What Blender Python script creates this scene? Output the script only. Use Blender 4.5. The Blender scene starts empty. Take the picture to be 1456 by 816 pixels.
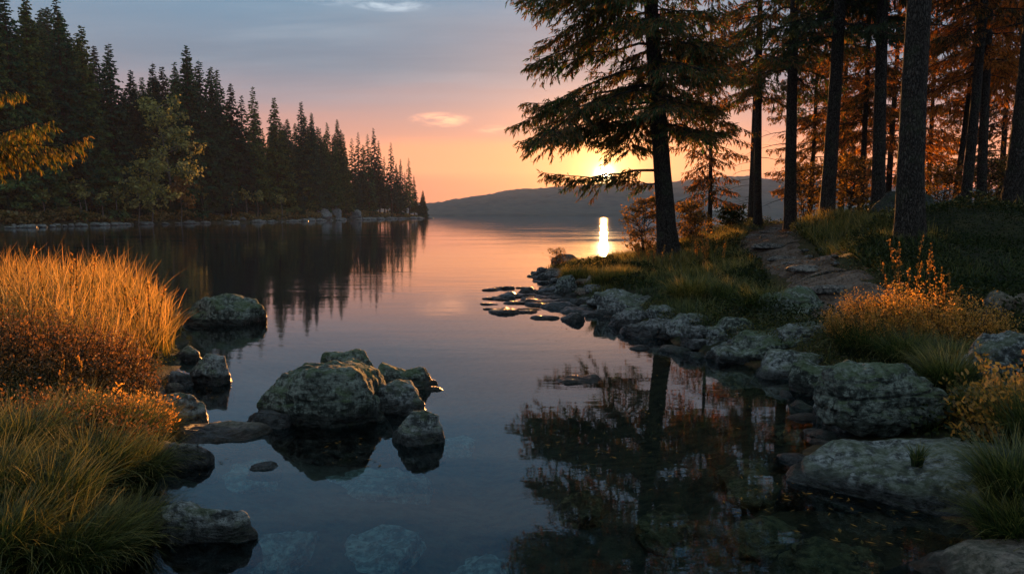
import bpy, bmesh, math, random
import numpy as np
from math import radians, sin, cos, pi
from mathutils import Vector

# ---------------------------------------------------------------- camera, sky, sun, exposure
S = bpy.context.scene
COL = S.collection
FPX = 1051.0
HOR = 304.5
PITCH = math.atan((408 - HOR) / FPX)
CAMH = 1.6
cam = bpy.data.cameras.new("camera")
cam.sensor_width = 36.0
cam.lens = 36.0 * FPX / 1456.0
cam.clip_start = 0.05
cam.clip_end = 20000
camo = bpy.data.objects.new("camera", cam)
COL.objects.link(camo)
camo.location = (0, 0, CAMH)
camo.rotation_euler = (pi / 2 - PITCH, 0, 0)
S.camera = camo

SUN_EL = math.atan((HOR - 250) / FPX)
SUN_AZ = math.atan((858 - 728) / FPX)          # to the right of +Y
sun_dir = Vector((sin(SUN_AZ) * cos(SUN_EL), cos(SUN_AZ) * cos(SUN_EL), sin(SUN_EL)))
sl = bpy.data.lights.new("sun", 'SUN')
sl.energy = 5.0
sl.angle = radians(0.5)
sl.color = (1.0, 0.43, 0.12)
so = bpy.data.objects.new("sun", sl)
COL.objects.link(so)
so.rotation_euler = sun_dir.to_track_quat('Z', 'Y').to_euler()

S.view_settings.view_transform = 'Standard'
S.view_settings.look = 'None'
S.view_settings.exposure = 1.3
S.view_settings.gamma = 1.0
S.view_settings.use_curve_mapping = False
S.render.engine = 'CYCLES'
cy = S.cycles
cy.use_denoising = True
cy.max_bounces = 6
cy.diffuse_bounces = 2
cy.glossy_bounces = 3
cy.transmission_bounces = 4
cy.transparent_max_bounces = 12
cy.volume_bounces = 1
cy.sample_clamp_indirect = 6.0
cy.caustics_reflective = False
cy.caustics_refractive = False


def lin(c):
    return tuple(((v / 255.0) / 12.92 if v / 255.0 <= 0.04045 else ((v / 255.0 + 0.055) / 1.055) ** 2.4) for v in c) + (1.0,)


class NT:
    """small helper for node trees"""
    def __init__(s, t):
        s.t = t
        t.nodes.clear()

    def n(s, kind, **kw):
        nd = s.t.nodes.new(kind)
        for k, v in kw.items():
            if k.startswith("i_"):
                nd.inputs[int(k[2:])].default_value = v
            else:
                setattr(nd, k, v)
        return nd

    def l(s, a, b):
        s.t.links.new(a, b)

    def val(s, x, sock):
        if isinstance(x, (int, float)):
            sock.default_value = x
        elif isinstance(x, (tuple, list)):
            sock.default_value = x
        else:
            s.l(x, sock)

    def math(s, op, a, b=0.0, c=0.0, clamp=False):
        nd = s.n('ShaderNodeMath', operation=op, use_clamp=clamp)
        s.val(a, nd.inputs[0]); s.val(b, nd.inputs[1]); s.val(c, nd.inputs[2])
        return nd.outputs[0]

    def vmath(s, op, a, b=(0, 0, 0)):
        nd = s.n('ShaderNodeVectorMath', operation=op)
        s.val(a, nd.inputs[0]); s.val(b, nd.inputs[1])
        return nd.outputs[1] if op in ('DOT_PRODUCT', 'LENGTH') else nd.outputs[0]

    def mix(s, f, a, b, blend='MIX'):
        nd = s.n('ShaderNodeMix', data_type='RGBA', blend_type=blend)
        s.val(f, nd.inputs[0]); s.val(a, nd.inputs[6]); s.val(b, nd.inputs[7])
        return nd.outputs[2]

    def ramp(s, f, stops, interp='LINEAR'):
        nd = s.n('ShaderNodeValToRGB')
        cr = nd.color_ramp
        cr.interpolation = interp
        while len(cr.elements) > 1:
            cr.elements.remove(cr.elements[-1])
        cr.elements[0].position = stops[0][0]
        cr.elements[0].color = stops[0][1]
        for p, c in stops[1:]:
            e = cr.elements.new(p)
            e.color = c
        s.val(f, nd.inputs[0])
        return nd.outputs[0]

    def noise(s, vec, scale, detail=4.0, rough=0.55, dist=0.0):
        nd = s.n('ShaderNodeTexNoise')
        nd.inputs['Scale'].default_value = scale
        nd.inputs['Detail'].default_value = detail
        nd.inputs['Roughness'].default_value = rough
        nd.inputs['Distortion'].default_value = dist
        if vec is not None:
            s.l(vec, nd.inputs['Vector'])
        return nd.outputs[0]

    def mapping(s, vec, scale=(1, 1, 1), loc=(0, 0, 0), rot=(0, 0, 0)):
        nd = s.n('ShaderNodeMapping')
        nd.inputs['Scale'].default_value = scale
        nd.inputs['Location'].default_value = loc
        nd.inputs['Rotation'].default_value = rot
        s.l(vec, nd.inputs['Vector'])
        return nd.outputs[0]

    def step(s, x, a, b):
        nd = s.n('ShaderNodeMapRange', interpolation_type='SMOOTHSTEP')
        s.val(x, nd.inputs[0])
        nd.inputs[1].default_value = a
        nd.inputs[2].default_value = b
        return nd.outputs[0]


def grey(v):
    return (v, v, v, 1.0)


# ---- the evening sky (the same from every place, its unseen parts brightened)
world = bpy.data.worlds.new("World")
S.world = world
world.use_nodes = True
w = NT(world.node_tree)
tc = w.n('ShaderNodeTexCoord')
D = tc.outputs['Generated']
sep = w.n('ShaderNodeSeparateXYZ')
w.l(D, sep.inputs[0])
zz = w.math('MAXIMUM', sep.outputs[2], 0.0)
den = w.math('ADD', zz, 0.10)
cx_ = w.math('DIVIDE', sep.outputs[0], den)
cy_ = w.math('DIVIDE', sep.outputs[1], den)
cmb = w.n('ShaderNodeCombineXYZ')
w.l(cx_, cmb.inputs[0]); w.l(cy_, cmb.inputs[1])
P = cmb.outputs[0]
cl1 = w.noise(w.mapping(P, (0.35, 0.9, 1), (3.1, 1.7, 0)), 1.0, 5, 0.55, 0.4)
cl2 = w.noise(w.mapping(P, (0.5, 2.2, 1), (7.3, 2.2, 0)), 1.6, 5, 0.6, 0.2)
zd = w.math('ADD', zz, w.math('MULTIPLY', w.math('SUBTRACT', cl1, 0.5), 0.035))
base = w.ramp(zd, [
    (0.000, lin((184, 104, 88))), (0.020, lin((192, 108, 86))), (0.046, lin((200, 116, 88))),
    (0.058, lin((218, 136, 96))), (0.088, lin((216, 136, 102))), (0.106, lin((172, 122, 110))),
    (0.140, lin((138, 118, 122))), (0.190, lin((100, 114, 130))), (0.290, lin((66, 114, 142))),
    (0.42, lin((32, 92, 130))), (0.60, lin((84, 112, 130))), (1.0, lin((138, 158, 168)))])  # zenith raised as unseen fill for the rocks
# soft patches in the cloud deck
patch = w.step(cl2, 0.35, 0.75)
deck = w.step(zz, 0.10, 0.22)
base = w.mix(w.math('MULTIPLY', w.math('MULTIPLY', patch, deck), 0.5), base, lin((128, 142, 154)))
patch2 = w.step(cl1, 0.40, 0.66)
base = w.mix(w.math('MULTIPLY', w.math('MULTIPLY', patch2, deck), 0.5), base, lin((72, 92, 112)))


def wisp(px, py, hw, hh, seed, thr=0.5):
    """a small lit cloud at a fixed direction of the sky"""
    a = math.atan((px - 728) / FPX)
    e = math.atan((HOR - py) / FPX)
    az = w.math('ARCTAN2', sep.outputs[0], sep.outputs[1])
    n1 = w.noise(w.mapping(D, (26, 26, 110), (seed, 0, 0)), 1.0, 5, 0.6, 0.3)
    u = w.math('DIVIDE', w.math('SUBTRACT', az, a), hw / FPX)
    v = w.math('DIVIDE', w.math('SUBTRACT', sep.outputs[2], sin(e)), hh / FPX)
    r = w.math('ADD', w.math('MULTIPLY', u, u), w.math('MULTIPLY', v, v))
    m = w.math('SUBTRACT', 1.0, r, clamp=True)
    return w.math('MULTIPLY', m, w.step(n1, thr - 0.05, thr + 0.22))


base = w.mix(w.math('MULTIPLY', wisp(628, 174, 48, 11, 3.0, 0.42), 0.95), base, lin((255, 178, 140)))
base = w.mix(w.math('MULTIPLY', wisp(705, 187, 34, 7, 5.0, 0.42), 0.7), base, lin((242, 168, 135)))
base = w.mix(w.math('MULTIPLY', wisp(560, 22, 60, 9, 8.0, 0.45), 0.8), base, lin((168, 184, 196)))
base = w.mix(w.math('MULTIPLY', wisp(470, 20, 50, 8, 1.0, 0.48), 0.5), base, lin((150, 165, 178)))
# away from the sun a blue grey, brightened out of view to light the rocks
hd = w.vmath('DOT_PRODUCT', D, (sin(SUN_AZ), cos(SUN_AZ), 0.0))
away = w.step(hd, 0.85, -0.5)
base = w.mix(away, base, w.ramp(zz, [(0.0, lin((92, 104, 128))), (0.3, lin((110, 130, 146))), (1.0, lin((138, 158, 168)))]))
sd = w.math('MAXIMUM', w.vmath('DOT_PRODUCT', D, tuple(sun_dir)), 0.0)


def glow(p, c, k):
    g = w.math('MULTIPLY', w.math('POWER', sd, p), k)
    return w.vmath('SCALE', c, (0, 0, 0)) if False else w.mix(1.0, c, g, 'MULTIPLY')


tot = base
for p, c, k in ((50.0, (1.0, 0.34, 0.07, 1), 0.24), (320.0, (1.0, 0.36, 0.06, 1), 0.62),
                (2500.0, (1.0, 0.56, 0.15, 1), 1.7), (22000.0, (1.0, 0.8, 0.45, 1), 6.0)):
    tot = w.mix(1.0, tot, glow(p, c, k), 'ADD')
disc = w.step(sd, cos(radians(0.42)), cos(radians(0.30)))
tot = w.mix(1.0, tot, w.mix(1.0, (1.0, 0.75, 0.35, 1), w.math('MULTIPLY', disc, 30.0), 'MULTIPLY'), 'ADD')
sky = w.n('ShaderNodeTexSky', sky_type='NISHITA', sun_disc=False)
sky.sun_elevation = SUN_EL
sky.sun_rotation = SUN_AZ
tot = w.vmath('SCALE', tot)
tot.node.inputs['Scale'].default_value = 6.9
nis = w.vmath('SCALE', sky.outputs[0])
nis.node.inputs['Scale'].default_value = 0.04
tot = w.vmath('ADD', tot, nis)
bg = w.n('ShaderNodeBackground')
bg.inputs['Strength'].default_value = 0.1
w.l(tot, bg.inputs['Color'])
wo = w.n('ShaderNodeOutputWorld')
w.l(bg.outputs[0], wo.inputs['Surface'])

# ---------------------------------------------------------------- geometry of the picture
CP, SP = cos(PITCH), sin(PITCH)


def ray(px, py):
    x = (px - 728) / FPX
    y = -(py - 408) / FPX
    return np.array([x, CP + y * SP, -SP + y * CP])


def at(px, py, Y):
    d = ray(px, py)
    t = Y / d[1]
    return np.array([d[0] * t, Y, CAMH + d[2] * t])


def ground0(px, py, z=0.0):
    d = ray(px, py)
    t = (z - CAMH) / d[2]
    return np.array([d[0] * t, d[1] * t, z])


# ---------------------------------------------------------------- noise
def _hash(ix, iy, iz, seed):
    h = (ix * 374761393 + iy * 668265263 + iz * 2147483647 + seed * 974711) & 0xFFFFFFFF
    h = ((h ^ (h >> 13)) * 1274126177) & 0xFFFFFFFF
    h = h ^ (h >> 16)
    return (h & 0xFFFF) / 65535.0 * 2 - 1


def vnoise(p, seed=0):
    p = np.asarray(p, float)
    i = np.floor(p).astype(np.int64)
    f = p - i
    u = f * f * (3 - 2 * f)
    r = 0
    for dx in (0, 1):
        wx = u[:, 0] if dx else 1 - u[:, 0]
        for dy in (0, 1):
            wy = u[:, 1] if dy else 1 - u[:, 1]
            for dz in (0, 1):
                wz = u[:, 2] if dz else 1 - u[:, 2]
                r = r + wx * wy * wz * _hash(i[:, 0] + dx, i[:, 1] + dy, i[:, 2] + dz, seed)
    return r


def fbm(p, octv=4, seed=0, gain=0.5):
    p = np.asarray(p, float)
    a, s, r = 1.0, 1.0, 0
    for o in range(octv):
        r = r + a * vnoise(p * s + o * 17.3, seed + o)
        a *= gain
        s *= 2.03
    return r


# ---------------------------------------------------------------- shoreline and terrain
shore_px = [(1465, 800), (1410, 772), (1300, 722), (1215, 685), (1135, 650), (1175, 605), (1165, 560), (1110, 532), (1010, 508),
            (930, 478), (850, 442), (800, 416), (775, 400), (768, 386)]
right_shore = [tuple(ground0(*p)[:2]) for p in shore_px]
left_px = [(190, 740), (225, 650), (205, 600), (225, 545), (262, 500), (250, 455), (205, 430)]
left_shore = [tuple(ground0(*p)[:2]) for p in left_px]
far_px = [(0, 325), (100, 322), (200, 319.5), (300, 317.5), (400, 315.5), (500, 313), (560, 311.5), (608, 310.8)]
far_shore = [tuple(ground0(*p)[:2]) for p in far_px]
LAND = ([(2.2, 1.6), (1.2, 0.6), (-0.8, 0.5), (-1.7, 1.6)] + [(-1.85, 3.0)] + left_shore +
        [(-12, 14.5), (-26, 19), (-48, 30), (-66, 50), (-70, 66)] + far_shore +
        [(-34, 268), (-60, 290), (-160, 330), (-500, 420), (-4000, 500), (-4000, -400), (4000, -400), (4000, 300),
         (400, 110), (110, 84), (60, 66), (36, 52), (22, 42), (12, 35), (6.5, 29), (3.0, 24.5), (1.4, 22.6)] +
        right_shore[::-1])
LAND = np.array(LAND)


def sdf(x, y, poly=LAND):
    """distance to the shore, positive on land"""
    x = np.asarray(x, float).ravel(); y = np.asarray(y, float).ravel()
    best = np.full(x.shape, 1e18)
    inside = np.zeros(x.shape, bool)
    n = len(poly)
    for i in range(n):
        ax, ay = poly[i]
        bx, by = poly[(i + 1) % n]
        ex, ey = bx - ax, by - ay
        t = np.clip(((x - ax) * ex + (y - ay) * ey) / (ex * ex + ey * ey + 1e-12), 0, 1)
        d = (x - ax - t * ex) ** 2 + (y - ay - t * ey) ** 2
        best = np.minimum(best, d)
        c = ((ay > y) != (by > y)) & (x < (bx - ax) * (y - ay) / (by - ay + 1e-18) + ax)
        inside ^= c
    r = np.sqrt(best)
    nz = fbm(np.stack([x * 1.6, y * 1.6, x * 0], 1), 3, 61)
    return np.where(inside, r, -r) + 0.13 * nz * np.clip(np.abs(y) / 8, 0.5, 3.0)


ctrl = []
for px, py, d in [(1205, 440, 8), (1170, 400, 10.2), (1120, 370, 13.5), (1085, 347, 18), (1090, 333, 24), (1112, 322, 30),
                  (950, 372, 17), (1000, 352, 18), (850, 384, 18), (1000, 405, 14), (1060, 395, 13.5), (1055, 450, 10.2),
                  (1292, 330, 10.8), (1400, 410, 8), (1300, 405, 8.6), (1240, 380, 10), (1440, 292, 15), (1350, 297, 14.5),
                  (1248, 300, 17), (1175, 313, 17.5), (1222, 311, 22), (1077, 322, 27), (1300, 300, 24), (1400, 300, 26),
                  (1300, 505, 6.4), (1400, 510, 5.6), (1450, 610, 4.4), (1460, 740, 3.4), (1200, 480, 7.6), (1150, 460, 8.8),
                  (790, 385, 20), (1330, 660, 4.5), (1380, 580, 5.1), (1220, 560, 6.3)]:
    p = at(px, py, d)
    ctrl.append((p[0], p[1], p[2]))
ctrl += [(2.2, 22, 0.08), (3.2, 23.5, 0.15), (4.6, 26, 0.35), (2.6, 19.6, 0.2), (14, 36, 1.1), (30, 40, 1.6), (50, 50, 1.6), (20, 15, 2.6), (30, 25, 2.8), (5, 0, 0.8), (3.4, 2, 0.35), (8, 5, 1.6),
         (0, -3, 0.35), (-3.2, 3, 0.33), (-3.6, 5, 0.36), (-5, 7, 0.34), (-6, 9.5, 0.30), (-9, 12, 0.35), (-12, 8, 0.5), (-5, 0, 0.4),
         (-30, 15, 1.2), (200, 60, 3), (-10, -20, 1), (20, -20, 3)]
ctrl = np.array(ctrl)


def sstep(x, a, b):
    t = np.clip((x - a) / (b - a), 0, 1)
    return t * t * (3 - 2 * t)


RX = [-2600, -700, -300, 400, 450, 500, 610, 650, 700, 740, 800, 860, 920, 960, 1000, 1050, 1100, 1200, 1400, 1800, 3000]
RY = [292, 292, 290, 298, 296, 294, 291, 285, 277, 272, 268, 265, 263, 261, 257, 254, 257, 262, 270, 280, 290]


def height(x, y):
    x = np.asarray(x, float).ravel(); y = np.asarray(y, float).ravel()
    s = sdf(x, y)
    pos = np.maximum(s, 0)
    num = np.zeros_like(x); dn = np.zeros_like(x)
    for cx, cyy, cz in ctrl:
        wgt = 1.0 / ((x - cx) ** 2 + (y - cyy) ** 2 + 0.4) ** 1.6
        num += wgt * cz; dn += wgt
    near = num / dn
    p3 = np.stack([x, y, x * 0], 1)
    edge = 1 - np.exp(-pos / 0.45)
    near = near * edge + 0.05 * fbm(p3 * 1.3, 4, 5) * np.minimum(pos, 1)
    far = 0.7 * (1 - np.exp(-pos / 1.5)) + 0.095 * pos + 0.6 * fbm(p3 * 0.08, 3, 9) * np.minimum(pos / 8, 1)
    far = np.minimum(far, 45 + 0.0 * far)
    far += 80 * np.exp(-(((x + 290) / 110) ** 2 + ((y - 520) / 150) ** 2)) + 3 * fbm(p3 * 0.03, 3, 21) * sstep(pos, 60, 140)
    wl = sstep(y, 40, 62) * sstep(-x, 0, 30)
    land = near * (1 - wl) + far * wl
    neg = np.maximum(-s, 0)
    sea = -(0.05 + 0.26 * neg ** 0.8)
    sea = np.maximum(sea, -1.15 - 0.0 * neg) - 3.0 * sstep(neg, 12, 60)
    sea += 0.05 * fbm(p3 * 0.9, 3, 31)
    h = np.where(s > 0, land, sea)
    # the far side of the lake
    pxx = 728 + FPX * x / np.maximum(y, 1)
    ry = np.interp(pxx, RX, RY)
    ztop = CAMH + 1500 * (HOR - ry) / FPX
    far2 = (ztop * sstep(y, 790, 1500) + 1.0) + (2.5 * fbm(p3 * 0.02, 4, 41) + 1.6 * fbm(p3 * 0.11, 2, 43)) * sstep(y, 850, 1100)
    far2 = np.where(y > 1500, far2 - (y - 1500) * 0.02, far2)
    k = sstep(y, 820, 840) * (s < 0)
    return h * (1 - k) + far2 * k


def hz(x, y):
    return float(height([x], [y])[0])


def hit(px, py, start=2.0, stop=400.0):
    """where the line of sight through a photo pixel meets the ground or the water"""
    d = ray(px, py)
    ts = np.geomspace(start, stop, 1400) / d[1]
    X, Y, Z = d[0] * ts, d[1] * ts, CAMH + d[2] * ts
    g = np.maximum(height(X, Y), 0)
    k = np.argmax(Z < g)
    if Z[k] >= g[k]:
        k = len(ts) - 1
    return np.array([X[k], Y[k], g[k]])


# ---------------------------------------------------------------- mesh helpers
class MB:
    def __init__(s):
        s.v = []; s.q = []; s.t = []; s.n = 0; s.a = []; s.r = []

    def add(s, V, Q=None, T=None, ta=None, ra=None):
        V = np.asarray(V, float).reshape(-1, 3)
        s.v.append(V)
        if Q is not None and len(Q):
            s.q.append(np.asarray(Q).reshape(-1, 4) + s.n)
        if T is not None and len(T):
            s.t.append(np.asarray(T).reshape(-1, 3) + s.n)
        s.a.append(np.zeros(len(V)) if ta is None else np.broadcast_to(ta, (len(V),)))
        s.r.append(np.zeros(len(V)) if ra is None else np.broadcast_to(ra, (len(V),)))
        s.n += len(V)

    def mesh(s, name, mat, smooth=False):
        V = np.concatenate(s.v)
        Q = np.concatenate(s.q) if s.q else np.zeros((0, 4), int)
        T = np.concatenate(s.t) if s.t else np.zeros((0, 3), int)
        me = bpy.data.meshes.new(name)
        me.vertices.add(len(V))
        me.vertices.foreach_set('co', V.astype(np.float32).ravel())
        me.loops.add(Q.size + T.size)
        me.loops.foreach_set('vertex_index', np.concatenate([Q.ravel(), T.ravel()]).astype(np.int32))
        me.polygons.add(len(Q) + len(T))
        ls = np.concatenate([np.arange(len(Q)) * 4, Q.size + np.arange(len(T)) * 3]).astype(np.int32)
        me.polygons.foreach_set('loop_start', ls)
        me.polygons.foreach_set('use_smooth', np.full(len(ls), smooth))
        for nm, arr in (('t', s.a), ('r', s.r)):
            at_ = me.attributes.new(nm, 'FLOAT', 'POINT')
            at_.data.foreach_set('value', np.concatenate(arr).astype(np.float32))
        me.materials.append(mat)
        me.update(calc_edges=True)
        return me


def obj(name, me, parent=None, loc=None, rz=0.0):
    o = bpy.data.objects.new(name, me)
    COL.objects.link(o)
    if parent is not None:
        o.parent = parent
    if loc is not None:
        o.location = tuple(float(v) for v in loc)
    o.rotation_euler = (0, 0, rz)
    return o


def tag(o, label=None, cat=None, group=None, kind=None):
    if label: o['label'] = label
    if cat: o['category'] = cat
    if group: o['group'] = group
    if kind: o['kind'] = kind
    return o


def unit(v):
    return v / np.maximum(np.linalg.norm(v, axis=-1, keepdims=True), 1e-9)


def tube(mb, P, R, k=6, ra=0.0, closed=True):
    P = np.asarray(P, float); R = np.asarray(R, float)
    T = unit(np.gradient(P, axis=0))
    up = np.array([0.0, 0.0, 1.0]) if abs(T[0][2]) < 0.8 else np.array([1.0, 0.0, 0.0])
    A = unit(np.cross(T, up)); B = np.cross(T, A)
    th = np.arange(k) * 2 * pi / k
    V = P[:, None, :] + R[:, None, None] * (cos_(th)[None, :, None] * A[:, None, :] + sin_(th)[None, :, None] * B[:, None, :])
    n = len(P)
    i = np.arange(n - 1)[:, None] * k
    j = np.arange(k)[None, :]
    Q = np.stack([i + j, i + (j + 1) % k, i + k + (j + 1) % k, i + k + j], -1)
    V = V.reshape(-1, 3)
    T_ = None
    if closed:
        V = np.concatenate([V, P[-1:]])
        e = (n - 1) * k
        T_ = np.stack([e + np.arange(k), e + (np.arange(k) + 1) % k, np.full(k, n * k)], -1)
    mb.add(V, Q, T_, np.linspace(0, 1, n).repeat(k).tolist() + ([1.0] if closed else []), ra)


cos_ = np.cos
sin_ = np.sin


def lozenges(mb, O, Dv, L, W, ra, rng, cross=True, ta0=0.0, ta1=1.0):
    """crossed slim blades: needle sprays and leaves"""
    n = len(O)
    L = np.broadcast_to(L, (n,))[:, None]; W = np.broadcast_to(W, (n,))[:, None]
    Dv = unit(Dv)
    R = rng.normal(size=(n, 3))
    A = unit(np.cross(Dv, R))
    for Sx in ((A, np.cross(Dv, A)) if cross else (A,)):
        m = rng.uniform(0.25, 0.6, (n, 1))
        V = np.stack([O, O + Dv * L * m + Sx * W, O + Dv * L, O + Dv * L * (1 - m) - Sx * W], 1)
        Q = np.arange(n * 4).reshape(n, 4)
        mb.add(V.reshape(-1, 3), Q, None, np.tile([ta0, (ta0 + ta1) / 2, ta1, (ta0 + ta1) / 2], n), np.repeat(ra, 4))


def blades(mb, roots, H, W, lean, curve, rng, seg=4):
    """curved grass ribbons; lean (n,3) horizontal direction, curve = how far they arch"""
    n = len(roots)
    side = unit(np.cross(lean, np.array([0, 0, 1.0]))) + 0.6 * rng.normal(size=(n, 3)) * np.array([1, 1, 0])
    side = unit(side)
    r = rng.random(n)
    s = np.linspace(0, 1, seg + 1)
    V = []
    for si in s:
        ang = curve * si
        c = roots + (lean * (np.sin(ang) * si * H)[:, None] * 0.9) + np.array([0, 0, 1.0]) * (H * si * np.cos(ang * 0.75))[:, None]
        wd = (W * (1 - si ** 1.6) + 0.0003)[:, None]
        V.append(c - side * wd); V.append(c + side * wd)
    V = np.stack(V, 1)
    k = 2 * (seg + 1)
    q = np.array([[2 * i, 2 * i + 1, 2 * i + 3, 2 * i + 2] for i in range(seg)])
    Q = (np.arange(n)[:, None, None] * k + q[None]).reshape(-1, 4)
    mb.add(V.reshape(-1, 3), Q, None, np.tile(np.repeat(s, 2), n), np.repeat(r, k))


# ---------------------------------------------------------------- materials
def material(name):
    m = bpy.data.materials.new(name)
    m.use_nodes = True
    t = NT(m.node_tree)
    out = t.n('ShaderNodeOutputMaterial')
    return m, t, out


def principled(t, out, col, rough=0.7, normal=None, spec=0.5):
    b = t.n('ShaderNodeBsdfPrincipled')
    t.val(col, b.inputs['Base Color'])
    t.val(rough, b.inputs['Roughness'])
    b.inputs['Specular IOR Level'].default_value = spec
    if normal is not None:
        t.l(normal, b.inputs['Normal'])
    t.l(b.outputs[0], out.inputs['Surface'])
    return b


def bump(t, h, strength=0.5, dist=0.05, normal=None):
    b = t.n('ShaderNodeBump')
    b.inputs['Strength'].default_value = strength
    b.inputs['Distance'].default_value = dist
    t.l(h, b.inputs['Height'])
    if normal is not None:
        t.l(normal, b.inputs['Normal'])
    return b.outputs[0]


def attr(t, nm):
    a = t.n('ShaderNodeAttribute', attribute_name=nm)
    return a.outputs['Fac']


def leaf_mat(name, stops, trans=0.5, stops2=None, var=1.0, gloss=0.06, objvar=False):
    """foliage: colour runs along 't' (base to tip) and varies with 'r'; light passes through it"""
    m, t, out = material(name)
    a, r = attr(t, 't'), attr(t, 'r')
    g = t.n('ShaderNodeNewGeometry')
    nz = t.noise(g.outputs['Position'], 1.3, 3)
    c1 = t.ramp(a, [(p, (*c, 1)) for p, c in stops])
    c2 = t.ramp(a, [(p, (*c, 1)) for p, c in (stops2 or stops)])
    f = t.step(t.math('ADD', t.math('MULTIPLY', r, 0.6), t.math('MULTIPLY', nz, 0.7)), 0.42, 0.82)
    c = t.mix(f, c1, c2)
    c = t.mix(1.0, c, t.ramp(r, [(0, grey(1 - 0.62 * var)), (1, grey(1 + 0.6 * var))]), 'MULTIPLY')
    if objvar:
        oi = t.n('ShaderNodeObjectInfo')
        rn = oi.outputs['Random']
        c = t.mix(1.0, c, t.ramp(rn, [(0, (0.55, 0.6, 0.65, 1)), (0.35, (1.0, 1.05, 1.05, 1)), (0.6, (0.8, 1.0, 0.8, 1)), (0.75, (1.7, 1.5, 1.0, 1)), (0.88, (3.2, 1.7, 0.9, 1)), (1.0, (0.7, 0.75, 0.8, 1))]), 'MULTIPLY')
    d = t.n('ShaderNodeBsdfDiffuse'); t.l(c, d.inputs[0])
    tr = t.n('ShaderNodeBsdfTranslucent'); t.l(c, tr.inputs[0])
    mx = t.n('ShaderNodeMixShader'); mx.inputs[0].default_value = trans
    t.l(d.outputs[0], mx.inputs[1]); t.l(tr.outputs[0], mx.inputs[2])
    gl = t.n('ShaderNodeBsdfGlossy'); gl.inputs['Roughness'].default_value = 0.45
    gl.inputs['Color'].default_value = grey(0.5)
    m2 = t.n('ShaderNodeMixShader'); m2.inputs[0].default_value = gloss
    t.l(mx.outputs[0], m2.inputs[1]); t.l(gl.outputs[0], m2.inputs[2])
    t.l(m2.outputs[0], out.inputs['Surface'])
    return m


def rock_mat(name, dark, light, lichen, lich=0.5, wet=0.085, rust=0.0):
    m, t, out = material(name)
    g = t.n('ShaderNodeNewGeometry')
    P = g.outputs['Position']
    oi = t.n('ShaderNodeObjectInfo')
    Pw = t.vmath('ADD', P, oi.outputs['Location'])
    n1 = t.noise(Pw, 3.2, 8, 0.62, 0.3)
    n2 = t.noise(Pw, 22.0, 8, 0.68)
    n3 = t.noise(t.mapping(Pw, (3, 3, 16)), 1.6, 6, 0.6, 0.4)
    nf = t.noise(Pw, 130.0, 4, 0.6)
    c = t.mix(t.step(n1, 0.38, 0.62), (*dark, 1), (*light, 1))
    c = t.mix(t.math('MULTIPLY', t.step(n2, 0.48, 0.60), 0.75), c, tuple(v * 1.6 for v in light) + (1,))
    c = t.mix(t.math('MULTIPLY', t.step(n2, 0.49, 0.40), 0.9), c, tuple(v * 0.5 for v in dark) + (1,))
    c = t.mix(t.math('MULTIPLY', t.step(nf, 0.52, 0.66), 0.35), c, tuple(v * 0.4 for v in dark) + (1,))
    c = t.mix(t.math('MULTIPLY', t.step(n3, 0.50, 0.62), 0.5), c, tuple(v * 0.45 for v in dark) + (1,))
    if rust:
        c = t.mix(t.math('MULTIPLY', t.step(t.noise(Pw, 5.0, 4), 0.48, 0.66), rust), c, (0.16, 0.075, 0.035, 1))
    sp = t.n('ShaderNodeSeparateXYZ'); t.l(g.outputs['Normal'], sp.inputs[0])
    up = t.step(sp.outputs[2], 0.0, 0.75)
    lm = t.math('MULTIPLY', t.step(t.math('ADD', t.noise(Pw, 6.0, 7, 0.65), t.math('MULTIPLY', up, 0.16)), 0.56, 0.72), lich)
    c = t.mix(lm, c, (*lichen, 1))
    # crusty pale lichen spots
    vo = t.n('ShaderNodeTexVoronoi'); vo.inputs['Scale'].default_value = 34.0
    t.l(t.vmath('ADD', Pw, t.vmath('SCALE', Pw)), vo.inputs['Vector'])
    sp_ = t.math('MULTIPLY', t.step(t.math('ADD', vo.outputs['Distance'], t.math('MULTIPLY', n2, 0.5)), 0.52, 0.36), t.step(n1, 0.45, 0.6))
    c = t.mix(t.math('MULTIPLY', sp_, 0.55), c, (0.34, 0.36, 0.30, 1))
    pz = t.n('ShaderNodeSeparateXYZ'); t.l(P, pz.inputs[0])
    wz = t.math('ADD', pz.outputs[2], t.math('MULTIPLY', t.math('SUBTRACT', n1, 0.5), 0.10))
    wetm = t.step(wz, wet + 0.03, wet - 0.02)
    c = t.mix(wetm, c, t.mix(1.0, c, grey(0.22), 'MULTIPLY'))
    hgt = t.math('ADD', t.math('MULTIPLY', n1, 1.2), t.math('ADD', t.math('MULTIPLY', n2, 0.45), t.math('MULTIPLY', n3, 0.5)))
    hgt = t.math('ADD', hgt, t.math('MULTIPLY', nf, 0.10))
    nrm = bump(t, hgt, 1.0, 0.11)
    rough = t.math('SUBTRACT', 0.85, t.math('MULTIPLY', wetm, 0.55))
    principled(t, out, c, rough, nrm, 0.4)
    return m


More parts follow.
